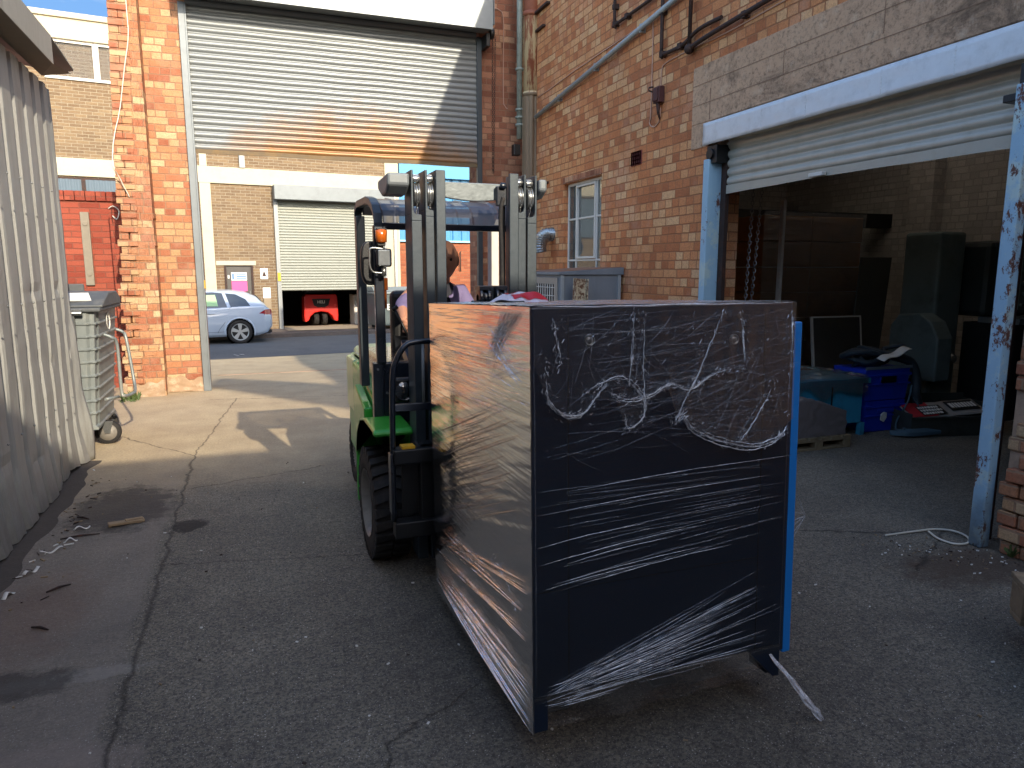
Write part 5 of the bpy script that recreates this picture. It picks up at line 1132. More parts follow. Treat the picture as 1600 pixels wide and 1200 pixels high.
for x in (1.07, 1.152):
    m = MB(); m.lathe([(-.028, .02), (-.028, .055), (-.012, .055), (-.009, .042), (.009, .042), (.012, .055), (.028, .055), (.028, .02)], (x, 3.30, 1.415), 0, 28); m.box(x-.03, x+.03, 3.26, 3.34, 1.455, 1.475); m.build('cylinder_sheave', M['navy'], fk, bevel=.002)
    m = MB(); m.cyl((x, 3.40, .2), (x, 3.40, 1.40), .03, 16); m.build('lift_cylinder', M['steel'], fk)
m = MB(); m.box(.90, 1.22, 3.42, 3.45, .25, .5); m.box(.90, 1.22, 3.43, 3.46, 1.0, 1.08); m.box(1.105, 1.12, 3.29, 3.33, 1.38, 1.47); m.build('cross_plate', M['mast'], fk)
m = MB(); m.tube([(.93, 3.25, 1.372), (1.0, 3.25, 1.385), (1.05, 3.27, 1.40)], [.017, .014, .012], 10); m.build('control_lever', M['black'], fk)
# load backrest: tubular arch and bars, carriage
m = MB(); m.tube(smoothpath([(.588, 3.2, .38), (.592, 3.2, .7), (.60, 3.2, 1.05), (.618, 3.2, 1.14), (.66, 3.2, 1.205), (.72, 3.2, 1.225), (.9, 3.2, 1.226), (1.3, 3.2, 1.226), (1.42, 3.2, 1.21), (1.49, 3.2, 1.14), (1.51, 3.2, 1.05), (1.52, 3.2, .38)], 6), .0135, 12); m.build('backrest_tube', M['navy'], fk)
m = MB(); m.box(.605, 1.51, 3.19, 3.21, .905, .94); m.build('backrest_bar', M['navy'], fk, bevel=.003)
for x in (.744, 1.06, 1.376):
    m = MB(); m.cyl((x, 3.2, .92), (x, 3.2, 1.226), .008, 8); m.build('backrest_rod', M['galv_dark'], fk)
m = MB(); m.box(.59, 1.53, 3.16, 3.24, .66, .73); m.box(.59, 1.53, 3.16, 3.24, .30, .38); m.box(.72, .80, 3.19, 3.33, .30, .73); m.box(1.32, 1.4, 3.19, 3.33, .30, .73); m.box(.64, 1.48, 3.25, 3.262, .38, .66); m.build('carriage', M['black'], fk, bevel=.006)
m = MB(); m.box(.575, .587, 3.17, 3.23, .42, .71); m.build('carriage_end_plate', M['navy'], fk, bevel=.003)
m = MB(); m.box(.63, .692, 3.17, 3.23, .7305, .742); m.build('yellow_label', M['yellow'], fk)
for x in (.92, 1.36):
    m = MB(); m.prism([(2.05, .055), (2.05, .045), (3.2, .035), (3.2, .66), (3.15, .66), (3.15, .075)], 0, x-.05, x+.05); m.build('fork', M['black'], fk, bevel=.004)
# chassis
m = MB(); m.prism([(3.95, .30), (3.95, .78), (4.30, .84), (4.55, .90), (5.0, .92), (5.0, .26), (4.5, .22), (4.1, .22)], 0, .655, mir(.655)); m.build('chassis', M['green'], fk, bevel=.02)
def fender(side):
    x0, x1 = (.545, .745) if not side else (mir(.745), mir(.545))
    out = [(3.46, .765), (3.46, .72), (3.43, .70)]; prof_ = [(3.44, .745), (3.46, .765), (3.74, .775), (3.93, .735), (4.06, .64), (4.12, .5), (4.12, .2), (4.085, .2), (4.085, .5), (4.05, .63), (3.95, .71), (3.80, .745), (3.48, .738), (3.46, .725)]
    m = MB(); m.prism(prof_, 0, x0, x1); m.build('fender', M['green'], fk, bevel=.012)
fender(0); fender(1)
m = MB(); m.box(.60, .66, 4.12, 4.42, .33, .36); m.prism([(4.12, .22), (4.12, .75), (4.5, .84), (4.5, .22)], 0, .60, .652); m.build('step', M['green'], fk, bevel=.01)
m = MB(); m.prism([(3.92, .78), (3.94, .98), (4.02, 1.03), (4.9, 1.03), (4.95, .92), (4.3, .84)], 0, .70, mir(.70)); m.build('engine_hood', paint('hood_black', '#221f1e', .25, 0, var=.2, coat=.5), fk, bevel=.03)
def rside(x0, xm, zt, zb, y0, y1, name, mat):
    m = MB(); m.grid(20, 24, lambda a, b: (CX + (xm-CX)*math.copysign(min(1, abs(math.cos(a*math.pi)))**.35, math.cos(a*math.pi)), y0 + (y1-y0)*(min(1, math.sin(a*math.pi))**.35), zb + (zt-zb)*b)); return m
m = MB(); L_ = []
for i in range(25):
    a = math.pi*i/24; cx_ = math.copysign(abs(math.cos(a))**.4, math.cos(a)); sy_ = abs(math.sin(a))**.5
    L_.append((CX + .395*cx_, 4.95 + .70*sy_))
m.prism(L_ + [(CX-.395, 4.90), (CX+.395, 4.90)], 2, .25, .93); m.build('counterweight', M['green'], fk, bevel=.04, seg=3)
m = MB(); m.prism([(CX + (x-CX)*.9, 4.95 + (y-4.95)*.9) for x, y in L_], 2, .93, .985); m.build('counterweight_top', M['green_pale'], fk, bevel=.03, seg=3)
m = MB(); m.box(.66, .76, 5.0, 5.35, .55, .93); m.build('rear_lamp_panel', M['green_pale'], fk, bevel=.02)
# dash and cowl
m = MB(); m.box(.60, mir(.60), 3.76, 3.80, .73, 1.065); m.box(.60, .655, 3.742, 3.76, .73, 1.065); m.box(.655, .83, 3.752, 3.76, .79, 1.06); m.prism([(3.80, .98), (3.80, 1.07), (3.98, 1.16), (4.0, 1.1)], 0, .8, 1.32); m.build('cowl', M['navy'], fk, bevel=.006)
m = MB()
for x, z in ((.625, 1.03), (.70, 1.0), (.625, .76), (.672, .90)): m.cyl((x, 3.735, z), (x, 3.752, z), .006, 10)
m.build('cowl_bolt', M['steel'], fk, each=True)
for s_ in (0, 1):
    xx = .722 if not s_ else mir(.722)
    m = MB(); m.obox((xx, 3.56, .945), (.092, .05, .125)); hl = m.build('headlight', M['black'], fk, bevel=.014, seg=3)
    m = MB(); m.lathe([(-.012, .0), (-.006, .038), (.0, .044), (.0, .05), (-.01, .05)], (xx, 3.534, .945), 1, 28); m.build('lens', M['glass_dark'], hl)
m = MB(); m.tube(smoothpath([(.69, 3.58, .88), (.67, 3.62, .82), (.70, 3.7, .74)], 5), .012, 8); m.build('lamp_cable', M['rubber'], fk)
# overhead guard
for s_ in (0, 1):
    xa, xb = (.622, .672) if not s_ else (mir(.672), mir(.622))
    m = MB(); m.prism([(3.735, 1.06), (3.775, 1.06), (3.775, 1.78), (3.735, 1.78)], 0, xa, xb); m.build('guard_front_post', M['navy'], fk, bevel=.006)
    m = MB(); pts = [(4.42, .80), (4.50, .80), (4.28, 1.72), (4.1, 1.86), (3.95, 1.90), (3.82, 1.885), (3.74, 1.83), (3.70, 1.76), (3.725, 1.745), (3.78, 1.80), (3.86, 1.845), (3.95, 1.855), (4.08, 1.82), (4.20, 1.70)]
    m = MB(); m.prism([(4.26, .86), (4.34, .86), (4.34, 1.86), (4.26, 1.86)], 0, xa-.01, xb-.01); m.build('guard_rear_post', M['mast'] if not s_ else M['white'], fk, bevel=.006)  # right post white: its sunlit look put into the colour
    m = MB(); P_ = [Vector(q) for q in ((xa+.02, 3.70, 1.77), (xa+.02, 3.715, 1.82), (xa+.02, 3.76, 1.865), (xa+.02, 3.85, 1.905), (xa+.02, 3.97, 1.925), (xa+.02, 4.30, 1.93), (xa+.015, 4.345, 1.90), (xa+.015, 4.36, 1.85))]; 
    vs = []
    for p in P_: vs += [p + Vector((-.022, 0, .018)), p + Vector((.022, 0, .018)), p + Vector((.022, 0, -.022)), p + Vector((-.022, 0, -.022))]
    fs = [];
    for i in range(len(P_)-1):
        for k_ in range(4): fs.append((4*i+k_, 4*i+(k_+1)%4, 4*i+4+(k_+1)%4, 4*i+4+k_))
    fs += [(3,2,1,0), tuple(len(vs)-4+k_ for k_ in range(4))]
    m.add(vs, fs); m.build('guard_side_rail', M['mast'], fk, bevel=.004)
m = MB()
def roofpt(a, b):
    x = .665 + a*(mir(.665)-.665); K = [(3.70, 1.785), (3.735, 1.85), (3.80, 1.89), (3.90, 1.92), (4.05, 1.94), (4.32, 1.93)]; t = b*(len(K)-1); i = min(int(t), len(K)-2); f = t-i
    rr = .007 if (a*10 % 1) < .05 else 0
    return (x, K[i][0]+(K[i+1][0]-K[i][0])*f, K[i][1]+(K[i+1][1]-K[i][1])*f + rr)
m.grid(96, 30, roofpt); t_ = NT('tinted_roof_sheet'); tr_ = t_.n('ShaderNodeBsdfTransparent'); tr_.inputs[0].default_value = (.8, .8, .82, 1); mx_ = t_.n('ShaderNodeMixShader'); mx_.inputs[0].default_value = .8
t_.t.links.new(tr_.outputs[0], mx_.inputs[1]); t_.t.links.new(t_.bsdf('#33333a', .3, 0, t_.bump(t_.noise(4, 3), .05, .01), .5, .2), mx_.inputs[2])
m.build('guard_roof', t_.done(mx_.outputs[0]), fk)
m = MB(); m.box(.66, mir(.66), 3.70, 3.73, 1.755, 1.79); m.box(.66, mir(.66), 4.30, 4.34, 1.87, 1.92); m.build('guard_cross_bar', M['navy'], fk, bevel=.005, each=True)
# beacon, lamp and mirror on the left front post
m = MB(); m.lathe([(-.032, .0), (-.032, .028), (.028, .031), (.034, .02), (.034, 0)], (.655, 3.70, 1.722), 2, 20); bc = m.build('indicator', M['orange_lens'], fk)
m = MB(); m.box(.635, .675, 3.69, 3.735, 1.672, 1.690); m.box(.628, .682, 3.68, 3.73, 1.752, 1.76); m.build('indicator_base', M['black'], bc, bevel=.003)
m = MB(); m.obox((.662, 3.68, 1.612), (.076, .045, .092)); wl_ = m.build('work_lamp', M['black'], fk, bevel=.012, seg=3)
m = MB(); m.obox((.662, 3.655, 1.612), (.066, .012, .08)); m.build('lens', M['lens'], wl_, bevel=.005)
m = MB(); m.tube(smoothpath([(.672, 3.69, 1.655), (.60, 3.69, 1.66), (.592, 3.69, 1.62), (.592, 3.69, 1.57), (.61, 3.69, 1.54), (.66, 3.69, 1.535)], 6), .0055, 8); m.cyl((.662, 3.69, 1.52), (.662, 3.69, 1.565), .013, 10); m.build('lamp_bracket', M['steel'], wl_)
m = MB(); 
P_ = []
for i in range(32):
    a = 2*math.pi*i/32; P_.append((.618 + .056*math.copysign(abs(math.cos(a))**.7, math.cos(a)), 1.585 + .115*math.copysign(abs(math.sin(a))**.7, math.sin(a))))
m.prism(P_, 1, 3.79, 3.83); m.build('mirror', M['black'], fk, bevel=.01, seg=3)
# seat, steering, rear indicator
m = MB(); m.box(.84, 1.30, 4.15, 4.62, 1.0-.17, 1.0-.05); m.box(.86, 1.28, 4.55, 4.66, .95, 1.42); m.build('seat', M['black'], fk, bevel=.04, seg=3)
m = MB(); R0 = .15; cc = Vector((1.02, 4.0, 1.17)); pts = [cc + Matrix.Rotation(R(30), 3, 'X') @ Vector((R0*math.cos(a), R0*math.sin(a), 0)) for a in [2*math.pi*i/28 for i in range(29)]]
m.tube(pts, .014, 8, cap=False); m.tube([cc, cc + Vector((0, -.08, -.2))], .022, 10)
for a in (0, 2.1, 4.2): m.tube([cc, cc + Matrix.Rotation(R(30), 3, 'X') @ Vector((R0*math.cos(a), R0*math.sin(a), 0))], .01, 6)
m.build('steering_wheel', M['black'], fk)
m = MB(); m.tube([(.755, 3.93, 1.345), (.79, 3.9, 1.26), (.86, 3.86, 1.10)], .007, 8); m.tube([(.745, 3.93, 1.33), (.775, 3.93, 1.35)], .012, 8); m.build('grab_lever', M['black'], fk)
m = MB(); m.box(.80, .86, 4.66, 4.72, 1.42, 1.50); m.cyl((.83, 4.69, 1.30), (.83, 4.69, 1.42), .026, 14); m.build('rear_indicator', [M['orange_lens']], fk, bevel=.004)
# wheels
def tyre(mb, cx, cy, cz, r, wd, lug=26, depth=.022):
    rr = r - depth; h = wd/2
    mb.lathe([(-h*.75, r*.55), (-h, r*.62), (-h, rr*.94), (-h*.9, rr), (h*.9, rr), (h, rr*.94), (h, r*.62), (h*.75, r*.55)], (cx, cy, cz), 0, 52)
    for k_ in range(lug):
        for s_ in (-1, 1):
            a = 2*math.pi*(k_ + (.25 if s_ > 0 else -.0))/lug; Mx = Matrix.Translation((cx, cy, cz)) @ Matrix.Rotation(a, 4, 'X')
            w2 = math.pi*r/lug*.62
            mb.add([Mx @ Vector(p) for p in ((s_*h*1.02, -w2-.01, rr*.93), (s_*h*1.02, w2-.01, rr*.93), (s_*h*1.0, w2-.01, r*.992), (s_*h*1.0, -w2-.01, r*.992), (s_*h*.06, w2*.4+.012, r), (s_*h*.06, -w2+.012, r), (s_*h*.06, w2*.4+.012, rr*.98), (s_*h*.06, -w2+.012, rr*.98))],
                   [(0,1,2,3), (3,2,4,5), (2,1,6,4), (0,3,5,7), (5,4,6,7)])
for s_ in (0, 1):
    cx_ = .64 if not s_ else mir(.64); o_ = -1 if not s_ else 1
    m = MB(); tyre(m, cx_, 3.75, .305, .305, .19); wl = m.build('front_wheel', M['rubber'], fk)
    m = MB(); m.lathe([(o_*.098, .185), (o_*.085, .17), (o_*.03, .16), (o_*.02, .06), (o_*.055, .055), (o_*.06, 0)], (cx_, 3.75, .305), 0, 36)
    for q in range(6): a = q*math.pi/3; m.cyl((cx_+o_*.02, 3.75+.10*math.cos(a), .305+.10*math.sin(a)), (cx_+o_*.045, 3.75+.10*math.cos(a), .305+.10*math.sin(a)), .012, 8)
    m.build('rim', M['rim'], wl)
    cx_ = .745 if not s_ else mir(.745)
    m = MB(); tyre(m, cx_, 5.2, .23, .23, .15, 22, .018); wl = m.build('rear_wheel', M['rubber'], fk)
    m = MB(); m.lathe([(o_*.07, .14), (o_*.05, .12), (o_*.02, .05), (o_*.04, 0)], (cx_, 5.2, .23), 0, 30); m.build('rim', M['rim'], wl)
m = MB(); m.box(.74, mir(.74), 3.62, 3.9, .2, .38); m.build('front_axle', M['black'], fk, bevel=.01)

# ---------------------------------------------------------------- the driver
pr_ = thing('person', 'balding driver in a lilac shirt and dark vest seated on the green forklift', 'person', (1.10, 4.3, .9))
def skin_mesh(nodes, edges, root=0, sub=2):
    me = bpy.data.meshes.new('tmp'); me.from_pydata([n[0] for n in nodes], edges, []); o = bpy.data.objects.new('tmp', me); COL.objects.link(o)
    md = o.modifiers.new('s', 'SKIN'); md.use_smooth_shade = True
    for i, n in enumerate(nodes):
        r_ = n[1]; me.skin_vertices[0].data[i].radius = (r_, r_) if not isinstance(r_, tuple) else r_
        me.skin_vertices[0].data[i].use_root = (i == root)
    s2 = o.modifiers.new('ss', 'SUBSURF'); s2.levels = sub; s2.render_levels = sub
    bpy.context.view_layer.update(); ev = bpy.data.meshes.new_from_object(o.evaluated_get(bpy.context.evaluated_depsgraph_get()))
    vs = [v.co.copy() for v in ev.vertices]; fs = [tuple(p.vertices) for p in ev.polygons]
    bpy.data.objects.remove(o); bpy.data.meshes.remove(me); bpy.data.meshes.remove(ev); return vs, fs
HX, HY, HZ = 1.14, 4.25, 1.61
SP = [((1.10, 4.42, .98), .15), ((1.10, 4.42, 1.12), .135), ((1.105, 4.39, 1.28), .15), ((1.11, 4.36, 1.40), .12), ((1.12, 4.33, 1.475), .062), ((HX, HY+.03, 1.54), .055)]
nodes = SP + [((1.25, 4.35, 1.40), .068), ((1.33, 4.25, 1.22), .05), ((1.24, 4.03, 1.19), .036), ((1.18, 3.95, 1.21), .028),
              ((.96, 4.35, 1.40), .068), ((.86, 4.25, 1.34), .042), ((.835, 4.06, 1.29), .03), ((.82, 3.97, 1.25), .026),
              ((1.21, 4.38, .97), .095), ((1.24, 4.02, .97), .075), ((1.23, 3.93, .62), .055), ((1.23, 3.84, .55), .045),
              ((.99, 4.38, .97), .095), ((.95, 4.02, .97), .075), ((.95, 3.93, .62), .055), ((.95, 3.84, .55), .045)]
edges = [(0,1),(1,2),(2,3),(3,4),(4,5),(3,6),(6,7),(7,8),(8,9),(3,10),(10,11),(11,12),(12,13),(0,14),(14,15),(15,16),(16,17),(0,18),(18,19),(19,20),(20,21)]
m = MB(); vs, fs = skin_mesh(nodes, edges); m.add(vs, fs, True)
def headpt(a, b):
    th = a*2*math.pi; ph = b*math.pi; x = math.sin(ph)*math.sin(th); y = -math.sin(ph)*math.cos(th); z = math.cos(ph)
    X_, Y_, Z_ = .076*x, .098*y, .118*z
    if z < -.1: X_ *= 1 - .28*min(1, (-z-.1)/.8); Y_ *= 1 - .12*(-z)
    if y < 0:
        Y_ -= .024*math.exp(-((x)/.16)**2 - ((z+.12)/.2)**2)      # nose
        Y_ -= .008*math.exp(-((abs(x)-.3)/.3)**2 - ((z-.14)/.09)**2)   # brow
        Y_ += .010*math.exp(-((abs(x)-.38)/.16)**2 - ((z-.02)/.09)**2)   # sockets
        Y_ -= .007*math.exp(-((x)/.3)**2 - ((z+.48)/.06)**2) ; Y_ += .005*math.exp(-((x)/.32)**2 - ((z+.42)/.025)**2)   # lips
        Y_ -= .010*math.exp(-((x)/.3)**2 - ((z+.85)/.16)**2)      # chin
    c_, s_ = math.cos(R(-15)), math.sin(R(-15))
    return (HX + X_*c_ - Y_*s_, HY + X_*s_ + Y_*c_, HZ + Z_)
m.grid(64, 48, headpt)
for s_ in (-1, 1): m.sphere((HX + s_*.076, HY + .01, HZ - .005), (.012, .022, .034), 12, 8)
# fingers: short bent chains rooted in each palm
for (px, py, pz, sx) in ((.82, 3.95, 1.24, 1), (1.18, 3.93, 1.20, -1)):
    for i in range(4):
        L = (.9, 1.05, 1.0, .8)[i]; zz = pz + .028 - i*.019
        vs, fs = skin_mesh([((px, py+.02, zz), .0095), ((px - sx*.018, py-.035*L, zz), .009), ((px + sx*.008, py-.062*L, zz-.002), .008), ((px + sx*.03, py-.048*L, zz-.004), .007)], [(0,1),(1,2),(2,3)], sub=1); m.add(vs, fs, True)
    vs, fs = skin_mesh([((px + sx*.01, py+.02, pz+.03), .012), ((px + sx*.03, py-.01, pz+.045), .010), ((px + sx*.035, py-.04, pz+.04), .008)], [(0,1),(1,2)], sub=1); m.add(vs, fs, True)
bo = m.build('body', M['skin'], pr_, recalc=False)
rm = bo.modifiers.new('join', 'REMESH'); rm.mode = 'VOXEL'; rm.voxel_size = .0055; rm.use_smooth_shade = True
m = MB(); vs, fs = skin_mesh([(n[0], n[1]*1.08+.006) for n in nodes[:4]] + [((1.11, 4.35, 1.445), .075), ((1.25, 4.35, 1.40), .08), ((1.33, 4.25, 1.22), .062), ((1.27, 4.10, 1.19), .05), ((.975, 4.35, 1.40), .07), ((.865, 4.25, 1.34), .05), ((.845, 4.13, 1.31), .04)], [(0,1),(1,2),(2,3),(3,4),(3,5),(5,6),(6,7),(3,8),(8,9),(9,10)]); m.add(vs, fs, True); m.build('shirt', M['shirt'], pr_, recalc=False)
m = MB(); vs, fs = skin_mesh([(n[0], n[1]*1.13+.014) for n in nodes[:3]] + [((1.11, 4.36, 1.39), .142), ((1.11, 4.35, 1.455), .082)], [(0,1),(1,2),(2,3),(3,4)]); m.add(vs, fs, True)
m.add([], []); vs, fs = skin_mesh([((1.10, 4.34, 1.41), .10), ((1.235, 4.33, 1.405), .082)], [(0,1)]); m.add(vs, fs, True)
m.build('vest', M['vest'], pr_, recalc=False)
m = MB(); vs, fs = skin_mesh([(n[0], n[1]*1.1+.008) for n in [nodes[0]] + nodes[14:17] + nodes[18:21]], [(0,1),(1,2),(2,3),(0,4),(4,5),(5,6)]); m.add(vs, fs, True); m.build('trousers', M['trouser'], pr_, recalc=False)
m = MB()
for s_ in (-1, 1): m.obox((1.09 + s_*.14, 3.80, .50), (.09, .24, .08))
m.build('shoe', M['black'], pr_, bevel=.03, seg=3, each=True)
m = MB(); m.grid(40, 10, lambda a, b: Vector((HX, HY, HZ)) + 1.035*(Vector(headpt(.5 + (a-.5)*.56, .36 + b*.27)) - Vector((HX, HY, HZ)))); m.build('hair', M['hair'], pr_)
m = MB()
for s_ in (-1, 1): m.sphere((HX + s_*.030*.966 - .081*.259, HY - .081*.966 - s_*.030*.259, HZ + .003), .011, 12, 8)
m.build('eyes', M['hair'], pr_)
m = MB(); m.box(1.205, 1.25, 4.185, 4.19, 1.225, 1.24); m.build('shirt_badge', M['white'], pr_)
m = MB(); m.prism([(1.09, 1.44), (1.15, 1.47), (1.165, 1.41), (1.12, 1.37)], 1, 4.215, 4.225); m.build('collar', M['white'], pr_)

# ---------------------------------------------------------------- the film-wrapped machine cabinet on the forks
pk = thing('wrapped_machine', 'large dark navy machine cabinet wrapped in stretch film with a bright blue edge', 'machine', (.76, 1.85, .13), 0, None, R(-2))
BX, BY, BZ = .935, 1.20, 1.315
K = dict(parent=pk, local=True)
m = MB(); m.box(0, BX, 0, BY, .115, BZ); m.build('cabinet', M['navy_box'], bevel=.006, **K)
m = MB()
for x in (.113, .822): m.box(x, x+.004, -.0008, .004, .12, BZ-.03)
m.box(.004, .113, -.0008, .002, .452, .455); m.box(.117, .822, -.0008, .002, .452, .4545)
for y in (.11, 1.04): m.box(-.0008, .004, y, y+.004, .12, BZ-.02)
m.box(-.0008, .002, .114, 1.04, .40, .403)
m.build('panel_seam', M['black'], **K)
m = MB(); m.box(BX, BX+.018, .01, BY, .09, BZ-.06); m.build('side_panel', M['navy_box'], **K)
m = MB(); m.box(BX+.0181, BX+.054, .012, .075, .075, 1.25); m.build('blue_trim', M['blue_trim'], bevel=.005, **K)
m = MB(); m.box(BX+.0181, BX+.04, .0751, BY, .075, 1.25); m.build('blue_side', M['blue_trim'], bevel=.004, **K)
m = MB(); m.box(0, .045, .005, .10, .0, .114); m.prism([(.80, .114), (.935, .114), (.935, 0), (.91, 0)], 1, .005, .03); m.box(.90, .935, .03, .12, 0, .114); m.box(0, .05, BY-.1, BY, 0, .114); m.box(.89, .935, BY-.1, BY, 0, .114); m.build('foot', M['navy_box'], **K, each=True)
m = MB(); m.box(.06, .88, .14, BY-.05, .04, .114); m.build('base_frame', M['black'], **K)
for (x, z) in ((.183, 1.215), (.70, 1.20)):
    m = MB(); m.lathe([(-.006, 0), (-.006, .008), (-.003, .010), (-.003, .013), (-.008, .014), (-.006, .017), (.0, .018)], (x, 0, z), 1, 22); m.build('cap_bolt', M['steel'], **K)
# film: real sheets a few millimetres off the panels, tensioned into shallow waves
fo = .007
m = MB(); m.grid(120, 120, lambda a, b: (-.006 + a*(BX+.004), -fo - .0016*fn(a*3, b*22) - .001*fn(a*14, b*40, 2) - (.004*math.sin(min(1, b*1.0)*math.pi)), .10 + b*(BZ-.10+.004)))
m.build('front_film', M['film'], recalc=False, **K)
def lf(a, b):
    y = -.007 + a*(BY+.01); z = b*(BZ+.002)
    sl = .35*(1-b)  # creases fall towards the lower front corner near the base
    w_ = .0022*fn(y*1.4, (z + sl*y*1.2)*26) + .0012*fn(y*5, (z+sl*y)*60, 3)
    return (-.009 + w_ - .004*math.sin(math.pi*a), y, z + .0)
m = MB(); m.grid(120, 260, lf); m.build('side_film', M['film_side'], recalc=False, **K)
m = MB(); m.grid(60, 60, lambda a, b: (-.005 + a*(BX+.01), -.005 + b*(BY+.01), BZ + .004 + .0035*abs(fn(a*14, b*14)) + .002*fn(a*40, b*30))); m.build('top_film', m_film('top_film', .6, .25, .2, (12, 12, 12), .8), **K)  # mostly white film: bright sky sheen put into the colour
m = MB(); m.grid(80, 14, lambda a, b: (.0 + a*BX, -.004 + .05*math.sin(b*2.6)*(.5+.5*fn(a*5, 1)) , .118 - b*(.075 + .05*(1-abs(a-.3)) + .03*fn(a*6, 3)) )); m.build('loose_film_skirt', M['film_drape'], **K)
FOLDS = {
 's1': [(0.038, 1.167), (0.033, 1.092), (0.047, 1.035), (0.098, 0.997), (0.151, 0.999), (0.193, 1.045), (0.225, 1.082)],
 's2': [(0.13, 1.039), (0.193, 1.074), (0.269, 1.095), (0.324, 1.066), (0.358, 1.014), (0.348, 0.965), (0.303, 0.942), (0.292, 0.979)],
 's3': [(0.236, 1.061), (0.302, 1.034), (0.381, 1.043), (0.449, 1.069), (0.52, 1.049), (0.59, 1.086), (0.651, 1.104), (0.733, 1.11)],
 's4': [(0.465, 0.942), (0.498, 0.968), (0.534, 0.924), (0.62, 0.88), (0.747, 0.846), (0.85, 0.856), (0.902, 0.896)],
 's5': [(0.854, 1.079), (0.818, 1.006), (0.757, 0.914), (0.72, 0.874)],
 's6': [(0.645, 1.3), (0.599, 1.204), (0.554, 1.104), (0.501, 1.015), (0.474, 0.956)],
 's7': [(0.322, 1.306), (0.316, 1.194), (0.309, 1.077)],
 's8': [(0.355, 1.302), (0.352, 1.154), (0.359, 0.994)],
 's9': [(0.059, 1.278), (0.071, 1.203), (0.078, 1.165)],
 's10': [(0.911, 1.278), (0.913, 1.13), (0.903, 1.001)],
 's11': [(0.706, 1.299), (0.721, 1.221), (0.732, 1.137)]}
# gathered second layer of film hanging from the top edge, with a scalloped lower edge
EDGE = [(0, 1.15), (.035, 1.05), (.10, .995), (.155, .995), (.20, 1.05), (.27, 1.02), (.30, .945), (.35, .97), (.38, 1.04), (.45, 1.05), (.48, .965), (.54, .925), (.62, .88), (.75, .846), (.85, .856), (.92, .92), (.985, .95)]
def edge_z(x):
    for (a, za), (b, zb) in zip(EDGE, EDGE[1:]):
        if x <= b: return za + (zb-za)*(x-a)/(b-a)
    return EDGE[-1][1]
def drp(a, b):
    x = a*.936; z0 = edge_z(x); z = BZ - b*(BZ - z0)
    y = -.014 - .002*abs(fn(x*11, z*4)) - .0012*fn(x*30, z*9, 3) - .004*b*b
    return (x, y, z)
m = MB(); m.grid(150, 70, drp); m.build('gathered_film', M['film_drape'], recalc=False, **K)
# folds and pleats: slim raised ridges of doubled film
random.seed(77)
def ridge(mb, P, w_, h_, plane):
    # P: list of (u, v) along the face; plane maps (u, v, out) to local space
    n = len(P); vs = []
    for i, (u, v) in enumerate(P):
        a = P[max(i-1, 0)]; b = P[min(i+1, n-1)]; dx, dy = b[0]-a[0], b[1]-a[1]; L = math.hypot(dx, dy) or 1; nx_, ny_ = -dy/L, dx/L
        t = i/(n-1); k_ = (math.sin(math.pi*min(1, max(0, t))))**.6 * (.7 + .5*abs(fn(u*60, v*60))); ww_ = w_*k_/2 + .00005
        vs += [plane(u+nx_*ww_, v+ny_*ww_, 0), plane(u, v, h_*k_), plane(u-nx_*ww_, v-ny_*ww_, 0)]
    fs = []
    for i in range(n-1): fs += [(3*i, 3*i+1, 3*i+4, 3*i+3), (3*i+1, 3*i+2, 3*i+5, 3*i+4)]
    mb.add(vs, fs)
def seg(u0, v0, u1, v1, n=14, bow=0.0, jit=.0006):
    L = math.hypot(u1-u0, v1-v0); nx_, ny_ = -(v1-v0)/L, (u1-u0)/L; s_ = rnd(0, 99); out = []
    for i in range(n+1):
        t = i/n; q = bow*math.sin(math.pi*t) + jit*fn(t*9, s_)*3; out.append((u0+(u1-u0)*t + nx_*q, v0+(v1-v0)*t + ny_*q))
    return out
FP = lambda u, v, o: (u, -.013 - o, v)
FPd = lambda u, v, o: (u, -.026 - o, v)
LP = lambda u, v, o: (-.0165 - o, u, v)
def clip(u0, v0, u1, v1, t0, t1): return (u0+(u1-u0)*t0, v0+(v1-v0)*t0, u0+(u1-u0)*t1, v0+(v1-v0)*t1)
def crumple(mb, poly, wd, n, plane, lo=.006, hi=.022, ang=1.2):
    P = smoothpath([(a, b, 0) for a, b in poly], 10); 
    for _ in range(n):
        i = random.randrange(len(P)-1); p = P[i]; d = (P[i+1]-P[i]); a0 = math.atan2(d.y, d.x) + random.gauss(0, ang*.5); u = p.x + random.gauss(0, wd); v = p.y + random.gauss(0, wd); L = rnd(lo, hi)
        ridge(mb, [(u, v), (u+L*.5*math.cos(a0), v+L*.5*math.sin(a0)), (u+L*math.cos(a0+.3), v+L*math.sin(a0+.3))], rnd(.0012, .0045), rnd(.001, .005), plane)
mF, mW, mB = MB(), MB(), MB()
# lower fan gathered at the near bottom corner
for i in range(70):
    t = random.random(); u0, v0 = rnd(.0, .035), .075 + .05*random.random() + t*.03; u1, v1 = rnd(.90, .945), .12 + .34*t**1.2
    a, b = sorted((random.random(), random.random())); a *= .6; b = min(1, max(b, a+.18))
    ridge(mB if random.random() < .35 else mF, seg(*clip(u0, v0, u1, v1, a, b), 12, rnd(-.008, .004)), rnd(.001, .0028), .0018, FP)
for i in range(12):
    a = rnd(.0, .35); b = rnd(.5, .85); ridge(mB, seg(*clip(.01, .09 + i*.004, .93, .17 + .17*i/12, a, b), 12, -.004), rnd(.0012, .0022), .0018, FP)
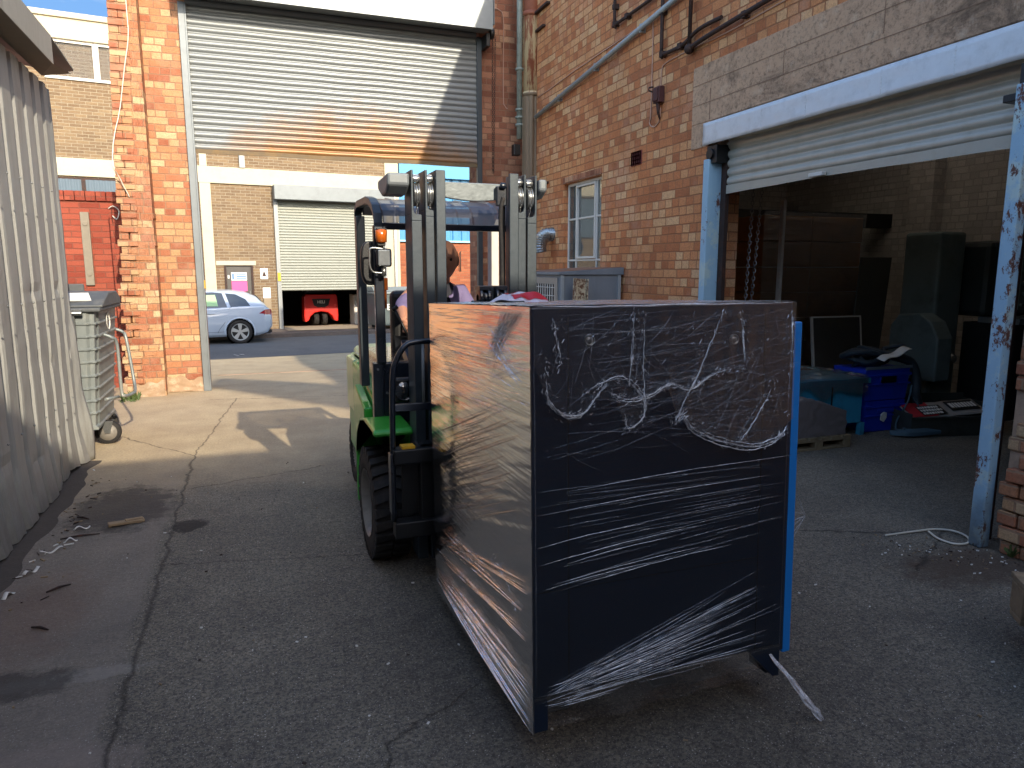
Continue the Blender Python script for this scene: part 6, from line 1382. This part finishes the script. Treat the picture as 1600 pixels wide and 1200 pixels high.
# mid-height wraps
for i in range(44):
    t = i/44 + rnd(-.01, .01); v0 = .44 + .35*t; v1 = v0 + .055 + .06*(1-t) - .06*t
    a, b = sorted((random.random(), random.random())); a *= .7; b = min(1, max(b, a+.25)); ridge(mF, seg(*clip(.008, v0, .945, v1, a, b), 14, rnd(-.004, .008)), rnd(.0008, .002), .0014, FP)
for v0, v1, a, b in ((.545, .635, .0, .62), (.53, .62, .1, .5), (.475, .56, .05, .62), (.465, .55, .02, .45), (.455, .54, .15, .75), (.60, .68, .0, .4), (.70, .745, .0, .9), (.76, .80, .1, 1)):
    ridge(mB, seg(*clip(.008, v0, .945, v1, a, b), 16, .006), .0026, .0022, FP)
# upper zone: many faint crossings
for i in range(130):
    v = rnd(.84, 1.30); sl = random.gauss(.0, .07) + .03; u0 = rnd(0, .7); u1 = min(.95, u0 + rnd(.12, .6)); ridge(mF, seg(u0, v, u1, min(1.31, v + sl), 10, rnd(-.01, .01)), rnd(.0005, .0014), .0011, FPd)
for i in range(45):
    u = rnd(.02, .93); v = rnd(1.0, 1.31); a = rnd(-2.4, -.8); L = rnd(.04, .3); e = max(edge_z(max(0, min(.96, u + L*math.cos(a)))), v + L*math.sin(a)); ridge(mF, seg(u, v, max(0, min(.95, u + L*math.cos(a))), e, 8, rnd(-.01, .01)), rnd(.0005, .0016), .0012, FPd)
for key, wd, n in (('s1', .007, 130), ('s2', .008, 110), ('s3', .009, 130), ('s4', .007, 170), ('s5', .006, 50), ('s6', .005, 60), ('s7', .006, 34), ('s8', .006, 40), ('s9', .010, 36), ('s10', .005, 28), ('s11', .010, 22)):
    crumple(mB, FOLDS[key], wd*.8, int(n*.32), FPd, .006, .024, .7); crumple(mF, FOLDS[key], wd*1.3, int(n*.7), FPd)
    base_ = smoothpath([(a, b, 0) for a, b in FOLDS[key]], 9)
    for q in range(7 if n > 60 else 3):
        i0 = random.randrange(0, max(1, len(base_)//2)); i1 = min(len(base_), i0 + random.randrange(len(base_)//3, len(base_))); off = random.gauss(0, wd*.7); ph_ = rnd(0, 50)
        ridge(mB if q % 2 == 0 else mF, [(p.x + off*.6 + .004*fn(i*.5, ph_), p.y + off + .005*fn(i*.45, ph_, 3)) for i, p in enumerate(base_[i0:i1])], rnd(.0015, .0042), .003, FPd)
for i in range(90):
    u = rnd(.03, .92); v = rnd(max(.9, edge_z(u)), 1.29); a = rnd(-.2, 1.4); L = rnd(.006, .03); ridge(mB if i % 3 == 0 else mF, seg(u, v, u+L*math.cos(a), v+L*math.sin(a), 4), rnd(.0012, .0032), .0025, FPd)
ridge(mB, seg(.0, 1.315, .935, 1.315, 40, 0, .0008), .007, .002, FP); ridge(mF, seg(.002, .1, .002, 1.31, 40, 0, .0006), .002, .001, FP)  # wide white ridge along the top edge, a drawn highlight
mF.build('fine_folds', M['film_fine'], recalc=False, **K); mB.build('bright_folds', M['film_fold'], recalc=False, **K)
# side face: pleats drawn towards the near corner
for i in range(110):
    t = random.random(); v = 1.30 - .34*t; a, b = sorted((random.random(), random.random())); b = max(b, a+.2); b = min(b, 1); ridge(mW, seg(1.16 - 1.16*a, v, 1.16 - 1.16*b, v + rnd(-.012, .012), 10, rnd(-.004, .004)), rnd(.0012, .0035), .0025, LP)
for i in range(54):
    t = i/54 + rnd(-.015, .015); v0 = .30 + .46*t; v1 = .72 + .36*t; a = rnd(0, .45); b = rnd(.55, 1); u0, v0_, u1, v1_ = clip(1.15, v0, .0, v1, a, b); ridge(mW, seg(u0, v0_, u1, v1_, 10, rnd(-.01, .01)), rnd(.0015, .0045), .003, LP)
for i in range(30):
    ridge(mW, seg(.33 + rnd(-.04, .04), 1.15 + rnd(-.03, .06), rnd(-.005, .2), 1.305, 8, rnd(-.01, .0)), rnd(.0012, .003), .002, LP)
for i in range(22):
    ridge(mW, seg(rnd(.0, .25), 1.2 + rnd(-.15, .08), rnd(.25, .4), 1.17 + rnd(-.12, .1), 8), rnd(.001, .003), .002, LP)
for (u0, v0, u1, v1) in ((1.12, .28, .0, .46), (1.10, .285, .02, .475), (1.08, .27, .02, .44), (1.05, .33, .35, .385), (1.16, .2, .02, .30), (1.14, .19, .10, .31), (1.17, .11, .0, .12), (1.16, .1, .0, .16), (1.17, .06, .0, .02), (1.16, .12, .1, .19), (1.16, .08, .02, .09), (1.165, .06, .0, .05), (1.14, .25, .05, .38)):
    for q in range(2): ridge(mW, seg(u0, v0 + rnd(-.012, .012), u1, v1 + rnd(-.012, .012), 16, rnd(-.02, .01)), rnd(.004, .009), .005, LP)
crumple(mW, [(.75, .345), (.62, .36), (.45, .40)], .008, 40, LP); crumple(mW, [(.36, .45), (.2, .42), (.12, .35)], .008, 36, LP)
mW.build('side_folds', M['film_warm'], recalc=False, **K)
# trailing twisted tail and the flap that stands off the right edge
m = MB()
TP = smoothpath([(.89, .02, .10), (.905, -.02, .06), (.93, -.06, .02), (.965, -.09, -.04), (1.0, -.11, -.085), (1.02, -.12, -.12)], 10)
n = len(TP)
for q in range(5):
    vs = []
    for i, p in enumerate(TP):
        t = i/(n-1); a = t*7 + q*1.3; w_ = (.006 + .018*t) * (1 - .6*max(0, t-.8)/.2); d = Vector((math.cos(a), .4*math.sin(a), .25*math.sin(a*1.3+q))); vs += [p - d*w_*.9, p + d*w_*(.4+.3*q/4)]
    m.add(vs, [(2*i, 2*i+1, 2*i+3, 2*i+2) for i in range(n-1)])
m.build('film_tail', M['film_fold'], **K)
m = MB(); m.grid(16, 24, lambda a, b: (BX + .03 + a*(.095*max(0, 1-abs(b-.42)/.5)) , .02 + .03*a + .01*fn(a*4, b*9), .42 + b*.32 + .01*fn(b*9, a))); m.build('film_flap', M['film_drape'], **K)
m = MB()
for i in range(9):
    P_ = seg(BX + .04, .44 + i*.035, BX + .12, .56 + rnd(-.01, .01), 6); ridge(m, P_, .0012, .001, lambda u, v, o: (u, .035 - o, v))
m.build('flap_folds', M['film_fold'], recalc=False, **K)

# things lying on top of the wrapped cabinet
bg = thing('carrier_bag', 'crumpled red and white striped plastic bag lying on top of the wrapped cabinet', 'bag', (1.07, 2.95, 1.40))
def bagz(a, b): 
    x = .955 + a*.25; y = 2.72 + b*.22; h = .052*math.sin(math.pi*a)**.7*math.sin(math.pi*b)**.6*(1 + .5*fn(x*9, y*9)) + .012*fn(x*26, y*22); return (x, y, 1.405 + max(0, h))
m = MB(); m.grid(50, 30, bagz); m.build('bag', M['cloth_white'], bg)
m = MB()
for (y0_, y1_) in ((.12, .36), (.52, .74)):
    m.grid(40, 8, lambda a, b: tuple(Vector(bagz(.28 + a*.66, y0_ + (y1_-y0_)*b + .08*a)) + Vector((0, -.001, .0025))))
m.build('red_stripe', M['cloth_red'], bg)
m = MB(); m.obox((.99, 2.7, 1.415), (.13, .06, .014), (0, 0, .1)); m.tube(smoothpath([(.93, 2.71, 1.42), (.96, 2.72, 1.425), (1.0, 2.73, 1.42), (1.06, 2.72, 1.42)], 4), .008, 6); top('black_strap', m, M['black'], 'flat black strap lying in front of the red and white bag', 'strap', bevel=.004)
